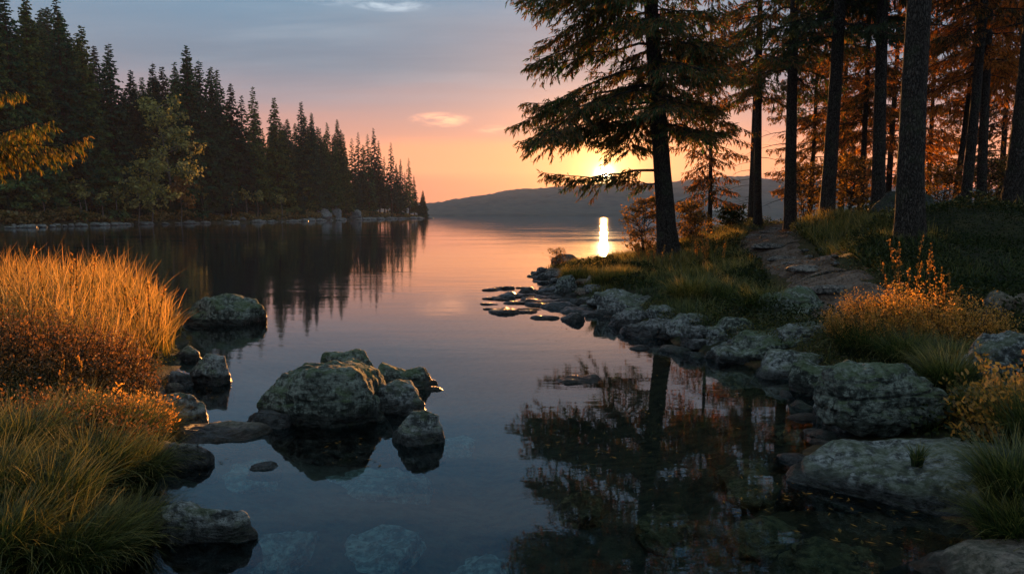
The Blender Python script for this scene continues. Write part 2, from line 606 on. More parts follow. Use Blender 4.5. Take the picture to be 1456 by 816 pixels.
M = {}
M['rock'] = rock_mat('grey_rock', (0.055, 0.062, 0.062), (0.27, 0.285, 0.275), (0.11, 0.135, 0.07), 0.6)
M['rock_green'] = rock_mat('mossy_rock', (0.035, 0.045, 0.037), (0.20, 0.225, 0.19), (0.085, 0.122, 0.048), 0.7)
M['rock_wet'] = rock_mat('wet_rock', (0.045, 0.047, 0.05), (0.23, 0.23, 0.23), (0.07, 0.08, 0.05), 0.3, 0.12)
M['rock_dark'] = rock_mat('dark_mossy_rock', (0.02, 0.024, 0.02), (0.06, 0.065, 0.055), (0.03, 0.045, 0.015), 0.9)
M['path_stone'] = rock_mat('path_stone', (0.05, 0.045, 0.042), (0.22, 0.19, 0.17), (0.08, 0.09, 0.05), 0.15)
M['rock_warm'] = rock_mat('warm_rock', (0.07, 0.058, 0.05), (0.22, 0.18, 0.15), (0.12, 0.13, 0.07), 0.3, 0.05, 0.5)
M['rock_under'] = rock_mat('drowned_rock', (0.20, 0.22, 0.20), (0.45, 0.46, 0.40), (0.14, 0.18, 0.11), 0.3, -9)
M['rock_under_brown'] = rock_mat('drowned_brown_rock', (0.10, 0.055, 0.025), (0.30, 0.18, 0.08), (0.18, 0.16, 0.06), 0.3, -9, 0.6)

# ground
m, t, out = material('ground')
g = t.n('ShaderNodeNewGeometry')
P_ = g.outputs['Position']
ps = t.n('ShaderNodeSeparateXYZ'); t.l(P_, ps.inputs[0])
na = t.noise(P_, 0.7, 7, 0.6); nb_ = t.noise(P_, 9.0, 8, 0.65); nc = t.noise(P_, 60.0, 4, 0.6)
land = t.mix(t.step(nb_, 0.35, 0.65), (0.014, 0.015, 0.009, 1), (0.03, 0.036, 0.013, 1))
land = t.mix(t.step(na, 0.45, 0.62), land, (0.06, 0.05, 0.02, 1))
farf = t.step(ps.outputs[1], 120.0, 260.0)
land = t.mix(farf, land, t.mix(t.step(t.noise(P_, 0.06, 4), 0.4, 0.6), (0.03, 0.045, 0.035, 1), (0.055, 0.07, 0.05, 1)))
bed = t.mix(t.step(nb_, 0.3, 0.7), (0.035, 0.032, 0.025, 1), (0.10, 0.085, 0.06, 1))
bed = t.mix(t.step(ps.outputs[0], -1.0, 2.2), bed, t.mix(t.step(nb_, 0.35, 0.6), (0.03, 0.018, 0.010, 1), (0.10, 0.058, 0.028, 1)))
bed = t.mix(t.step(ps.outputs[2], -0.5, -1.3), bed, (0.02, 0.03, 0.035, 1))  # deep bed darkened in colour for the light that water absorbs
c = t.mix(t.step(ps.outputs[2], 0.0, 0.06), bed, land)
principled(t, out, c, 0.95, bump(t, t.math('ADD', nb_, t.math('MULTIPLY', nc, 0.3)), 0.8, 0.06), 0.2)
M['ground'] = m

# trodden path
m, t, out = material('path')
g = t.n('ShaderNodeNewGeometry'); P_ = g.outputs['Position']
n1 = t.noise(P_, 3.0, 7, 0.6); n2 = t.noise(P_, 30.0, 6, 0.65)
c = t.mix(t.step(n1, 0.3, 0.7), (0.085, 0.052, 0.036, 1), (0.19, 0.135, 0.105, 1))
c = t.mix(t.math('MULTIPLY', t.step(n2, 0.48, 0.6), 0.7), c, (0.04, 0.025, 0.015, 1))
principled(t, out, c, 0.8, bump(t, t.math('ADD', n1, t.math('MULTIPLY', n2, 0.4)), 0.9, 0.05), 0.4)
M['path'] = m


def bark_mat(name, dark, light, moss=0.2):
    m, t, out = material(name)
    tc = t.n('ShaderNodeTexCoord')
    P_ = tc.outputs['Object']
    mp = t.mapping(P_, (1, 1, 0.36))
    nd = t.vmath('ADD', mp, t.vmath('SCALE', t.n('ShaderNodeTexNoise', ).outputs[1]))
    vo = t.n('ShaderNodeTexVoronoi', feature='DISTANCE_TO_EDGE'); vo.inputs['Scale'].default_value = 34.0
    n0 = t.n('ShaderNodeTexNoise'); n0.inputs['Scale'].default_value = 9.0; n0.inputs['Detail'].default_value = 5
    t.l(mp, n0.inputs['Vector'])
    sc = t.vmath('SCALE', n0.outputs[1]); sc.node.inputs['Scale'].default_value = 0.16
    t.l(t.vmath('ADD', mp, sc), vo.inputs['Vector'])
    n1 = t.noise(mp, 40.0, 6, 0.65)
    n2 = t.noise(P_, 3.0, 4)
    plate = t.math('MULTIPLY', t.step(vo.outputs['Distance'], 0.0, 0.22), t.step(n1, 0.25, 0.55))
    c = t.mix(plate, (*[v * 0.35 for v in dark], 1), t.mix(n1, (*dark, 1), (*light, 1)))
    c = t.mix(t.math('MULTIPLY', t.step(n2, 0.52, 0.65), moss), c, (0.07, 0.095, 0.04, 1))
    h = t.math('ADD', t.math('MULTIPLY', plate, 0.8), t.math('MULTIPLY', n1, 0.5))
    principled(t, out, c, 0.9, bump(t, h, 1.0, 0.035), 0.2)
    return m


M['bark'] = bark_mat('bark', (0.045, 0.035, 0.028), (0.13, 0.108, 0.09), 0.25)
M['bark_dark'] = bark_mat('bark_far', (0.045, 0.036, 0.03), (0.12, 0.10, 0.085), 0.2)
M['bark_pale'] = bark_mat('birch_bark', (0.20, 0.19, 0.17), (0.55, 0.52, 0.48), 0.05)

G_green = [(0, (0.018, 0.035, 0.012)), (1, (0.035, 0.075, 0.022))]
G_green2 = [(0, (0.025, 0.04, 0.012)), (1, (0.065, 0.085, 0.022))]
M['needle'] = leaf_mat('spruce_needles', G_green, 0.35, G_green2)
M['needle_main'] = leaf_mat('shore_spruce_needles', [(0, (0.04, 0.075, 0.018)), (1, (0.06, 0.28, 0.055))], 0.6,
                            [(0, (0.16, 0.07, 0.02)), (1, (0.26, 0.14, 0.03))])  # brown set stands in for orange backlight
M['needle_mixed'] = leaf_mat('part_backlit_needles', [(0, (0.05, 0.05, 0.015)), (1, (0.09, 0.13, 0.025))], 0.65,
                             [(0, (0.24, 0.09, 0.02)), (1, (0.40, 0.17, 0.03))])  # rust half of the mix imitates backlit foliage
M['needle_backlit'] = leaf_mat('backlit_needles', [(0, (0.30, 0.10, 0.02)), (1, (0.60, 0.26, 0.04))], 0.74,  # orange backlight put into the needle colour
                            [(0, (0.42, 0.14, 0.02)), (1, (0.75, 0.34, 0.05))])
M['needle_sunlit'] = leaf_mat('sunlit_larch_needles', [(0, (0.12, 0.17, 0.03)), (1, (0.26, 0.38, 0.05))], 0.6,  # gold tone carries the low sun on the hanging branch
                            [(0, (0.26, 0.15, 0.02)), (1, (0.42, 0.26, 0.03))])
M['needle_far'] = leaf_mat('forest_needles', [(0, (0.010, 0.045, 0.038)), (1, (0.024, 0.095, 0.072))], 0.2,
                           [(0, (0.016, 0.05, 0.03)), (1, (0.045, 0.11, 0.055))], gloss=0.012, objvar=True)
M['leaf_birch'] = leaf_mat('birch_leaves', [(0, (0.16, 0.18, 0.05)), (1, (0.28, 0.30, 0.08))], 0.4,
                           [(0, (0.24, 0.22, 0.05)), (1, (0.36, 0.31, 0.08))])
M['leaf_amber'] = leaf_mat('amber_leaves', [(0, (0.26, 0.13, 0.03)), (1, (0.36, 0.18, 0.04))], 0.4)
M['leaf_bush'] = leaf_mat('bush_leaves', [(0, (0.12, 0.09, 0.02)), (1, (0.20, 0.15, 0.03))], 0.55,
                          [(0, (0.24, 0.12, 0.02)), (1, (0.34, 0.17, 0.03))])
M['grass_gold'] = leaf_mat('golden_grass', [(0, (0.05, 0.08, 0.015)), (0.45, (0.22, 0.16, 0.03)), (1, (0.85, 0.48, 0.10))], 0.66,  # straw tips, made brighter in colour for their sunlit highlights
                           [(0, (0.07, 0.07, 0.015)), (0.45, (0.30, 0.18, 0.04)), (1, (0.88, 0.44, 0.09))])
M['grass_green'] = leaf_mat('green_grass', [(0, (0.014, 0.036, 0.010)), (0.6, (0.032, 0.075, 0.016)), (1, (0.11, 0.13, 0.03))], 0.5,
                            [(0, (0.022, 0.04, 0.010)), (0.6, (0.06, 0.085, 0.02)), (1, (0.27, 0.21, 0.05))])
M['grass_bank'] = leaf_mat('bank_grass_blades', [(0, (0.03, 0.06, 0.012)), (0.6, (0.09, 0.13, 0.02)), (1, (0.22, 0.20, 0.04))], 0.55,
                           [(0, (0.05, 0.07, 0.012)), (0.6, (0.20, 0.15, 0.03)), (1, (0.40, 0.26, 0.06))])
M['heath'] = leaf_mat('heath_leaves', [(0, (0.05, 0.05, 0.015)), (1, (0.12, 0.075, 0.02))], 0.4,
                      [(0, (0.10, 0.05, 0.02)), (1, (0.36, 0.14, 0.03))])
M['heath_gold_sunlit'] = leaf_mat('sunlit_heath_leaves', [(0, (0.10, 0.08, 0.02)), (1, (0.70, 0.40, 0.05))], 0.62,  # gold tips carry the orange sunlight in their colour
                           [(0, (0.20, 0.09, 0.02)), (1, (0.80, 0.36, 0.06))])
M['under'] = leaf_mat('bilberry_leaves', [(0, (0.009, 0.024, 0.008)), (1, (0.017, 0.038, 0.010))], 0.35,
                      [(0, (0.018, 0.026, 0.008)), (1, (0.036, 0.042, 0.010))], gloss=0.02)
M['moss'] = leaf_mat('moss_leaves', [(0, (0.018, 0.036, 0.008)), (1, (0.04, 0.07, 0.012))], 0.3,
                     [(0, (0.06, 0.06, 0.012)), (1, (0.14, 0.11, 0.02))])

# water
m, t, out = material('lake_water')
g = t.n('ShaderNodeNewGeometry'); P_ = g.outputs['Position']
rp1 = t.noise(t.mapping(P_, (0.9, 2.6, 1), rot=(0, 0, 0.06)), 1.0, 3, 0.5, 0.2)
rp2 = t.noise(t.mapping(P_, (4.0, 10.0, 1), rot=(0, 0, -0.1)), 1.0, 3, 0.55)
rp3 = t.noise(t.mapping(P_, (0.10, 0.34, 1)), 1.0, 2)
calm = t.step(t.noise(t.mapping(P_, (0.10, 0.22, 1), (4, 9, 0)), 1.0, 3), 0.38, 0.62)
psw = t.n('ShaderNodeSeparateXYZ'); t.l(P_, psw.inputs[0])
nearf = t.step(psw.outputs[1], 5.0, 16.0)
amp = t.math('ADD', 0.25, t.math('MULTIPLY', t.math('MULTIPLY', calm, nearf), 0.8))
hh = t.math('ADD', t.math('MULTIPLY', t.math('MULTIPLY', rp1, amp), 0.0055), t.math('MULTIPLY', t.math('MULTIPLY', rp2, amp), 0.0014))
hh = t.math('ADD', hh, t.math('MULTIPLY', rp3, 0.004))
nrm = bump(t, hh, 1.0, 1.0)
fr = t.n('ShaderNodeFresnel'); fr.inputs['IOR'].default_value = 1.42
t.l(nrm, fr.inputs['Normal'])
tr = t.n('ShaderNodeBsdfTransparent'); tr.inputs[0].default_value = (0.56, 0.78, 0.84, 1)
gl = t.n('ShaderNodeBsdfGlossy'); gl.inputs['Roughness'].default_value = 0.02
gl.inputs['Color'].default_value = (0.95, 0.97, 1.0, 1)
t.l(nrm, gl.inputs['Normal'])
mx = t.n('ShaderNodeMixShader')
t.l(fr.outputs[0], mx.inputs[0]); t.l(tr.outputs[0], mx.inputs[1]); t.l(gl.outputs[0], mx.inputs[2])
t.l(mx.outputs[0], out.inputs['Surface'])
M['water'] = m

# ---------------------------------------------------------------- setting: ground, water, haze, path
ys = np.concatenate([np.arange(-14, 2.0, 0.25), np.geomspace(2.0, 2500, 600)])
us = np.linspace(-1, 1, 620)
YY = np.repeat(ys, len(us))
XX = np.tile(us, len(ys)) * (9 + 1.25 * np.maximum(YY, 0)) + np.where(YY > 0, 0, 0)
ZZ = height(XX, YY)
nr, nc_ = len(ys), len(us)
i = np.arange(nr - 1)[:, None] * nc_; j = np.arange(nc_ - 1)[None, :]
Q = np.stack([i + j, i + j + 1, i + nc_ + j + 1, i + nc_ + j], -1)
mb = MB(); mb.add(np.stack([XX, YY, ZZ], 1), Q)
tag(obj('ground', mb.mesh('ground', M['ground'], True)), kind='structure')

mb = MB()
mb.add([(-3000, -14, 0), (3000, -14, 0), (3000, 900, 0), (-3000, 900, 0)], [[0, 1, 2, 3]])
tag(obj('lake_water', mb.mesh('lake_water', M['water'])), kind='structure')

m, t, out = material('haze')
pv = t.n('ShaderNodeVolumePrincipled')
pv.inputs['Color'].default_value = (0.74, 0.78, 1.0, 1)
pv.inputs['Density'].default_value = 0.00014
pv.inputs['Anisotropy'].default_value = 0.0
t.l(pv.outputs[0], out.inputs['Volume'])
bm = bmesh.new(); bmesh.ops.create_cube(bm, size=1.0)
me = bpy.data.meshes.new('haze'); bm.to_mesh(me); bm.free()
me.materials.append(m)
hzo = obj('haze', me)
hzo.scale = (6900, 2700, 152)
hzo.location = (0, 1220, 66)
tag(hzo, kind='stuff')

# path: a trodden strip draped on the ground, with low ledges
path_px = [(1215, 446), (1202, 432), (1180, 412), (1150, 388), (1112, 366), (1092, 350), (1086, 340), (1096, 331), (1112, 324)]
pc = np.array([hit(*p)[:2] for p in path_px])
pc = np.vstack([pc, pc[-1] + (pc[-1] - pc[-2]) * 1.2])
seg = np.concatenate([[0], np.cumsum(np.linalg.norm(np.diff(pc, axis=0), axis=1))])
sN = np.linspace(0, seg[-1], 760)
cxs = np.interp(sN, seg, pc[:, 0]); cys = np.interp(sN, seg, pc[:, 1])
k_ = np.ones(25) / 25
cxs = np.convolve(np.pad(cxs, 12, 'edge'), k_, 'valid'); cys = np.convolve(np.pad(cys, 12, 'edge'), k_, 'valid')
tg = unit(np.stack([np.gradient(cxs), np.gradient(cys)], 1)); nm = np.stack([-tg[:, 1], tg[:, 0]], 1)
PATHC = np.stack([cxs, cys], 1)
wv = np.linspace(-1, 1, 26)
wid = 0.54 + 0.10 * np.sin(sN * 1.7) + 0.06 * np.sin(sN * 4.1)
PX = cxs[:, None] + nm[:, 0:1] * wv[None] * wid[:, None]
PY = cys[:, None] + nm[:, 1:2] * wv[None] * wid[:, None]
PZ = height(PX, PY).reshape(PX.shape)
sg = sN[:, None] * 1.0 + 0.16 * fbm(np.stack([PX.ravel() * 1.5, PY.ravel() * 0.6, PX.ravel() * 0], 1), 3, 77).reshape(PX.shape)
step_ = (sg * 2.7) % 1.0
ledge = 0.075 * (1 - sstep(step_, 0.0, 0.9)) * 1.0 + 0.014 * fbm(np.stack([PX.ravel() * 5, PY.ravel() * 6, PX.ravel() * 0], 1), 3, 71).reshape(PX.shape)
PZ = PZ + 0.012 + ledge * (1 - np.abs(wv[None]) ** 4) - 0.07 * np.abs(wv[None]) ** 6
i = np.arange(len(sN) - 1)[:, None] * 26; j = np.arange(25)[None, :]
Q = np.stack([i + j, i + j + 1, i + 27 + j, i + 26 + j], -1)
mb = MB(); mb.add(np.stack([PX.ravel(), PY.ravel(), PZ.ravel()], 1), Q)
tag(obj('path', mb.mesh('path', M['path'], True)), kind='structure')


def path_dist(x, y):
    r = np.full(len(x), 1e9)
    for a, b in PATHC[::6]:
        r = np.minimum(r, (x - a) ** 2 + (y - b) ** 2)
    return np.sqrt(r)


# ---------------------------------------------------------------- rocks
_ico = {}


def ico(sub):
    if sub not in _ico:
        bm = bmesh.new()
        bmesh.ops.create_icosphere(bm, subdivisions=sub, radius=1.0)
        bm.verts.ensure_lookup_table()
        V = np.array([v.co[:] for v in bm.verts]); F = np.array([[v.index for v in f.verts] for f in bm.faces])
        bm.free()
        _ico[sub] = (unit(V), F)
    return _ico[sub]


def rock_mesh(name, sx, sy, sz, seed, mat, sub=5, flat=0.5, strata=0.5, rough=1.0, blocky=0.5):
    rng = np.random.default_rng(seed)
    d, F = ico(sub)
    # convex body cut by random planes
    pl = [np.array([0, 0, 1.0]) + 0.10 * rng.normal(size=3)]
    off = [1.0 - 0.25 * flat]
    for a in range(4):
        an = a * pi / 2 + rng.uniform(-0.5, 0.5)
        pl.append(np.array([cos(an), sin(an), rng.uniform(-0.15, 0.45)])); off.append(rng.uniform(0.82, 1.0))
    for a in range(12):
        v = rng.normal(size=3); v[2] = abs(v[2]) * 0.8
        pl.append(v); off.append(rng.uniform(0.80, 1.02))
    pl = unit(np.array(pl)); off = np.array(off)
    dots = d @ pl.T
    rr = off[None] / np.maximum(dots, 0.05)
    kk = 9 + 22 * blocky
    r = (np.sum(rr ** -kk, axis=1)) ** (-1.0 / kk)
    r = np.minimum(r, 1.35)
    V = d * r[:, None]
    V[:, 0] /= np.abs(V[:, 0]).max(); V[:, 1] /= np.abs(V[:, 1]).max(); V[:, 2] /= V[:, 2].max()
    V = V * np.array([sx, sy, sz])
    sm = (sx * sy * max(sz, 0.5 * min(sx, sy))) ** (1 / 3)
    N = unit(V / (np.array([sx, sy, sz]) ** 2))
    so_ = seed * 3.7
    a = 0.16 * fbm(V / sm * 1.1 + so_, 3, seed) + 0.045 * fbm(V / sm * 4.5 + so_, 4, seed + 9, 0.6)
    # ledges and cracks
    tilt = rng.uniform(-0.25, 0.25, 2)
    lay = (V[:, 2] + V[:, 0] * tilt[0] + V[:, 1] * tilt[1]) / max(sz, 0.12) * rng.uniform(1.6, 2.6) + 0.35 * fbm(V / sm * 1.3 + 5, 3, seed + 3)
    fr_ = np.abs(lay - np.round(lay))
    a = a - strata * 0.06 * np.exp(-(fr_ / 0.07) ** 2)
    cr = np.abs(fbm(V / sm * 1.0 + 40 + so_, 3, seed + 5))
    a = a - 0.05 * strata * np.exp(-(cr / 0.03) ** 2)
    V = V + N * (a * sm * rough)[:, None] * np.array([1, 1, min(1.0, 0.35 + sz / sm)])
    V[:, 0] *= sx / np.abs(V[:, 0]).max(); V[:, 1] *= sy / np.abs(V[:, 1]).max(); V[:, 2] *= sz / V[:, 2].max()
    mb = MB(); mb.add(V, None, F)
    return mb.mesh(name, mat, True)


def put_rock(l, r, top, base, label, seed, mat='rock', depth=0.8, zb=None, rz=0.0, sub=5, group=None, name='rock', cat='rock',
             strata=0.5, flat=0.35, sink=0.25, ztop=None, blocky=0.75, rough=1.15):
    p = hit((l + r) / 2, base) if zb is None else ground0((l + r) / 2, base, zb)
    Y = p[1]; z0 = p[2]
    W = (r - l) / FPX * Y
    Dp = W * depth
    cyy = Y + Dp * 0.42
    if ztop is None:
        zt = at((l + r) / 2, top, Y + Dp * 0.7)[2]
        zt = max(zt, z0 + 0.05)
    else:
        zt = ztop
    hgt = zt - z0
    sz = hgt * (0.5 + sink) + 0.03
    cxx = (l + r - 2 * 728) / 2 / FPX * cyy
    W = (r - l) / FPX * cyy * 1.1
    me = rock_mesh(name, W / 2, Dp / 2, sz, seed, M[mat], sub, flat, strata, rough, blocky)
    o = obj(name, me, None, (cxx, cyy, zt - sz), rz)
    return tag(o, label, cat, group)


R_ = put_rock
# left shore
R_(250, 368, 414, 464, "squared mossy block standing alone in the water behind the tall golden grass", 11, 'rock_green', 0.8, blocky=0.9, rz=0.1)
R_(258, 330, 500, 548, "rounded grey rock with orange lit end at the foot of the tall grass", 12, 'rock', 0.7)
R_(238, 282, 490, 515, "small pale rock half hidden by the right edge of the tall grass", 13, 'rock', 0.8, sub=4)
R_(226, 268, 525, 552, "small dark rock against the roots of the tall golden grass", 14, 'rock_wet', 0.8, sub=4)
R_(203, 286, 553, 606, "grey block wedged between the reddish heath and the flat wet slab", 15, 'rock', 0.7, blocky=0.8)
R_(196, 226, 538, 562, "small orange lit stone above the grey block beside the heath", 16, 'rock_warm', 0.8, sub=4, zb=0.12)  # orange sunlight on this stone and the next put into the warm rock colour
R_(222, 252, 542, 560, "orange lit stone lying next to the grey block at the waterline", 17, 'rock_warm', 0.8, sub=4)
R_(232, 372, 566, 632, "broad flat wet slab sloping into the water beside the grey block", 18, 'rock_warm', 0.9, ztop=0.075, strata=0.2, flat=1)
R_(338, 412, 582, 611, "low dark wet stone joining the flat slab to the big mossy boulder", 19, 'rock_wet', 0.6, sub=4)
R_(196, 288, 622, 668, "dark low rock overhung by the green tussock on the left bank", 20, 'rock_wet', 0.6, sub=4)
R_(186, 356, 702, 776, "long rectangular grey rock jutting into the water under the near left grass", 21, 'rock', 0.5, blocky=1.0, rz=-0.10, flat=1, strata=0.8)
R_(340, 390, 645, 670, "little cracked stone barely above the water below the flat slab", 22, 'rock', 0.8, ztop=0.03, sub=4)
# boulders in the water, centre
R_(350, 566, 500, 608, "huge rounded boulder covered in green moss in the middle of the water", 31, 'rock_green', 0.85, sub=6, blocky=0.1, sink=0.35, flat=0.0)
R_(446, 536, 494, 545, "mossy rock tucked behind the huge boulder", 32, 'rock_green', 0.7)
R_(530, 619, 512, 556, "grey green rock just to the right behind the huge boulder", 33, 'rock_green', 0.8)
R_(515, 604, 538, 592, "sloping dark slab leaning on the right flank of the huge boulder", 34, 'rock', 0.8, blocky=0.7)
R_(553, 638, 577, 636, "block shaped grey rock in front and to the right of the huge boulder", 35, 'rock', 0.8, blocky=0.9)
R_(596, 632, 540, 556, "thin brown slab awash beside the grey green rock", 36, 'rock_warm', 0.7, ztop=0.03, sub=4)
# slates of the spit
sp = [(688, 742, 424, 447, "dark slate with an upturned end at the very tip of the spit"), (699, 742, 411, 424, "thin dark slate farthest out on the spit"),
      (735, 768, 405, 418, "knobbly dark slate on the outer side of the spit"), (742, 800, 412, 432, "flat slate in the middle of the spit"),
      (770, 826, 420, 440, "slate lying where the spit widens"), (762, 806, 404, 418, "low slate on the lake side of the spit"),
      (796, 852, 424, 446, "wet slate where the spit meets the shore"), (800, 850, 408, 424, "grey slate under the grassy bank at the spit root"),
      (793, 836, 448, 458, "narrow dark slate awash in front of the spit"), (820, 870, 432, 450, "flat grey slate among the rocks of the spit root")]
for q, (l, r, tp, bs, lb) in enumerate(sp):
    R_(l, r, tp, bs, lb, 50 + q, 'rock_wet', 1.1, zb=0.0, sub=4, name='slate', ztop=0.07 + 0.03 * (q % 3), strata=0.8, rz=0.2 * (q % 3 - 1))
rngs = np.random.default_rng(17)
slp = [rock_mesh('slate', 1, 0.62, 0.34, 260 + q, M['rock_wet'], 3, 1.0, 1.0, 1.2, 1.0) for q in range(4)]
for q in range(46):
    u = rngs.random()
    px = 695 + 150 * u + rngs.normal() * 6; py = 424 + (432 - 424) * u + rngs.normal() * 8
    p = ground0(px, py)
    if sdf([p[0]], [p[1]])[0] > 0.6:
        continue
    sc = rngs.uniform(0.08, 0.26)
    o = obj('slate', slp[q % 4], None, (p[0], p[1], 0.01), rngs.uniform(-0.5, 0.5))
    o.scale = (sc * 1.3, sc, sc * rngs.uniform(0.3, 0.7))
    tag(o, "small dark slate piece scattered over the low spit", 'rock', 'slate pieces of the spit')
R_(761, 786, 379, 394, "small stone at the water's edge on the grassy point", 61, 'rock_wet', 0.8, sub=4)
R_(786, 824, 390, 420, "upright pale rock under the bank of the grassy point", 62, 'rock', 0.8)
R_(775, 812, 383, 393, "low flat stone behind the upright pale rock", 63, 'rock_wet', 0.8, sub=4)
R_(785, 830, 360, 374, "flat rock shelf on top of the grassy point", 64, 'rock_warm', 0.8, sub=4)
# right shore, far to near
rs = [(846, 934, 412, 446, 'rock', "pale angular slab below the grass under the leaning spruce"),
      (868, 926, 438, 467, 'rock_wet', "rounded dark rock below the pale angular slab"),
      (892, 974, 449, 480, 'rock_wet', "long smooth dark rock at the edge of the pool"),
      (922, 962, 433, 455, 'rock', "small grey rock above the long smooth dark rock"),
      (958, 1012, 443, 467, 'rock', "grey stone between the grassy bank and the pool"),
      (940, 990, 455, 474, 'rock_wet', "low wet stone next to the long smooth dark rock"),
      (976, 1020, 462, 484, 'rock_wet', "wet stone at the waterline below the grassy bank"),
      (1008, 1050, 461, 484, 'rock', "rounded grey stone left of the mossy stone"),
      (1024, 1076, 449, 477, 'rock_green', "mossy stone under the overhanging grass of the bank"),
      (1008, 1092, 486, 518, 'rock', "lichened rock low at the waterline below the long flat slab"),
      (1052, 1186, 464, 504, 'rock_green', "long flat lichen covered slab beside the pool"),
      (1086, 1182, 491, 538, 'rock', "rough grey boulder under the long flat slab"),
      (1076, 1178, 406, 456, 'rock_green', "mossy topped boulder at the side of the path"),
      (1118, 1190, 450, 482, 'rock', "grey stone at the foot of the path beside the golden heath"),
      (1186, 1230, 422, 470, 'rock_warm', "rounded orange rock against the golden heath shrub"),
      (1135, 1215, 512, 566, 'rock_green', "greenish rock beside the layered boulder"),
      (1166, 1220, 550, 600, 'rock', "dark rock at the water corner of the layered boulder")]
for q, (l, r, tp, bs, mt, lb) in enumerate(rs):
    R_(l - 0.1 * (r - l), r + 0.1 * (r - l), tp - 2, bs, lb, 70 + q, mt, 0.9, strata=0.7, sub=5, rz=0.15 * ((q * 7) % 5 - 2) / 2)
R_(1174, 1350, 517, 592, "upper layer of the big stacked boulder below the golden heath", 91, 'rock_green', 0.7, zb=0.28, sub=6, strata=1.0, blocky=0.6, ztop=0.60, sink=0.1)
R_(1168, 1390, 562, 634, "lower layer of the big stacked boulder resting on the long slab", 92, 'rock', 0.55, zb=0.0, sub=6, strata=1.0, blocky=0.8, ztop=0.32, flat=1)
o = obj('rock', rock_mesh('rock', 1.22, 0.68, 0.28, 93, M['rock'], 6, 0.5, 0.9, 0.8, 0.5), None, (2.58, 4.12, -0.01), -0.5)
o.rotation_euler = (0.13, 0.0, -0.5)
tag(o, "long broad grey slab sloping into the dark water at the near right", 'rock')
o = obj('rock', rock_mesh('rock', 0.75, 0.34, 0.15, 94, M['rock_warm'], 5, 0.8, 0.5, 1.0, 0.6), None, (2.40, 3.08, 0.0), -0.22)
tag(o, "reddish flat rock cut off by the bottom right corner of the photo", 'rock')
R_(1370, 1520, 466, 572, "large rounded grey boulder at the right edge above the leafy shrub", 95, 'rock', 0.8, sub=6, blocky=0.3)
R_(1392, 1500, 410, 456, "orange topped boulder at the right edge on the dark slope", 96, 'rock_warm', 0.8, sub=5)
p = at(1292, 268, 16.0)
o = obj('rock', rock_mesh('rock', 0.80, 0.5, 0.40, 97, M['rock_dark'], 5, 0.3, 0.5, 1.0, 0.3), None, (p[0], p[1], p[2] - 0.45))
tag(o, "large dark boulder on the ridge behind the thickest trunk", 'rock')
R_(784, 856, 523, 546, "lone orange brown stone just breaking the pool surface", 98, 'rock_warm', 0.8, ztop=0.045, sub=4, flat=1)
R_(1355, 1425, 545, 600, "grey rock half buried in the tussock beside the layered boulder", 99, 'rock', 0.8, sub=5)

# drowned slabs seen through the water
us_ = [(446, 618, 655, 700, 0.30, 'rock_under', "big flat slab under water below the huge boulder"),
       (455, 622, 735, 800, 0.42, 'rock_under', "long pointed slab under water near the bottom of the photo"),
       (620, 735, 775, 830, 0.36, 'rock_under', "rounded slab under water at the bottom centre"),
       (352, 455, 735, 800, 0.40, 'rock_under', "faint slab under water to the right of the jutting grey rock"),
       (300, 400, 640, 690, 0.45, 'rock_under', "dim slab under water below the flat wet slab"),
       (560, 690, 610, 640, 0.50, 'rock_under', "deep dim slab under water beyond the block shaped rock"),
       (1010, 1130, 640, 700, 0.16, 'rock_under_brown', "brown slab under water beside the long broad slab"),
       (1105, 1260, 745, 810, 0.15, 'rock_under_brown', "mossy brown slab under water at the near right"),
       (1030, 1160, 720, 770, 0.16, 'rock_under_brown', "orange brown slab under water in the dark pool"),
       (900, 1010, 700, 760, 0.22, 'rock_under_brown', "dull brown slab under water in the tree's reflection"),
       (1080, 1180, 585, 625, 0.10, 'rock_under_brown', "shallow orange slab under water off the dark corner rock"),
       (780, 880, 690, 730, 0.30, 'rock_under_brown', "dim brown slab under water at the reflection's edge"),
       (980, 1080, 520, 545, 0.09, 'rock_under_brown', "shallow brown slab under water below the rough grey boulder")]
for q, (l, r, tp, bs, dz, mt, lb) in enumerate(us_):
    dz = dz - 0.0
    for it in range(4):
        p = ground0((l + r) / 2, (tp + bs) / 2, -dz)
        dz = min(dz, -(hz(p[0], p[1]) + 0.07))
    dz = max(dz, 0.05)
    W = (r - l) / FPX * p[1]
    a0, a1 = ground0(0, bs, -dz)[1], ground0(0, tp, -dz)[1]
    o = obj('submerged_rock', rock_mesh('submerged_rock', W / 2, (a1 - a0) / 2 * 1.1, 0.10, 120 + q, M[mt], 4, 1.0, 0.9, 1.6, 1.3), None,
            (p[0], p[1], -dz - 0.09), 0.2 * (q % 3 - 1))
    tag(o, lb, 'rock')

# loose stones between the slabs of the right shore and on the point
rng = np.random.default_rng(5)
protos = [rock_mesh('stone', 1, 0.8, 0.55, 200 + q, M[mt], 3, 0.5, 0.4, 1.0, 0.6) for q, mt in enumerate(['rock', 'rock_wet', 'rock_green', 'rock_wet', 'rock_warm'])]
rsA = np.array(right_shore[4:])
seg = np.concatenate([[0], np.cumsum(np.linalg.norm(np.diff(rsA, axis=0), axis=1))])
for q in range(95):
    s = rng.uniform(0, seg[-1])
    x = np.interp(s, seg, rsA[:, 0]); y = np.interp(s, seg, rsA[:, 1])
    x += rng.normal() * 0.22 + 0.08 ; y += rng.normal() * 0.22 + 0.05
    sc = rng.uniform(0.05, 0.17) * (0.7 + y / 22)
    o = obj('stone', protos[q % 5], None, (x, y, max(hz(x, y), -0.03) + sc * 0.12), rng.uniform(0, 6.3))
    o.scale = (sc * rng.uniform(0.8, 1.5), sc, sc * rng.uniform(0.5, 0.9))
    tag(o, "small wet stone among the slabs along the right shore", 'stone', 'small stones along the right shore')
lsA = np.array(left_shore)
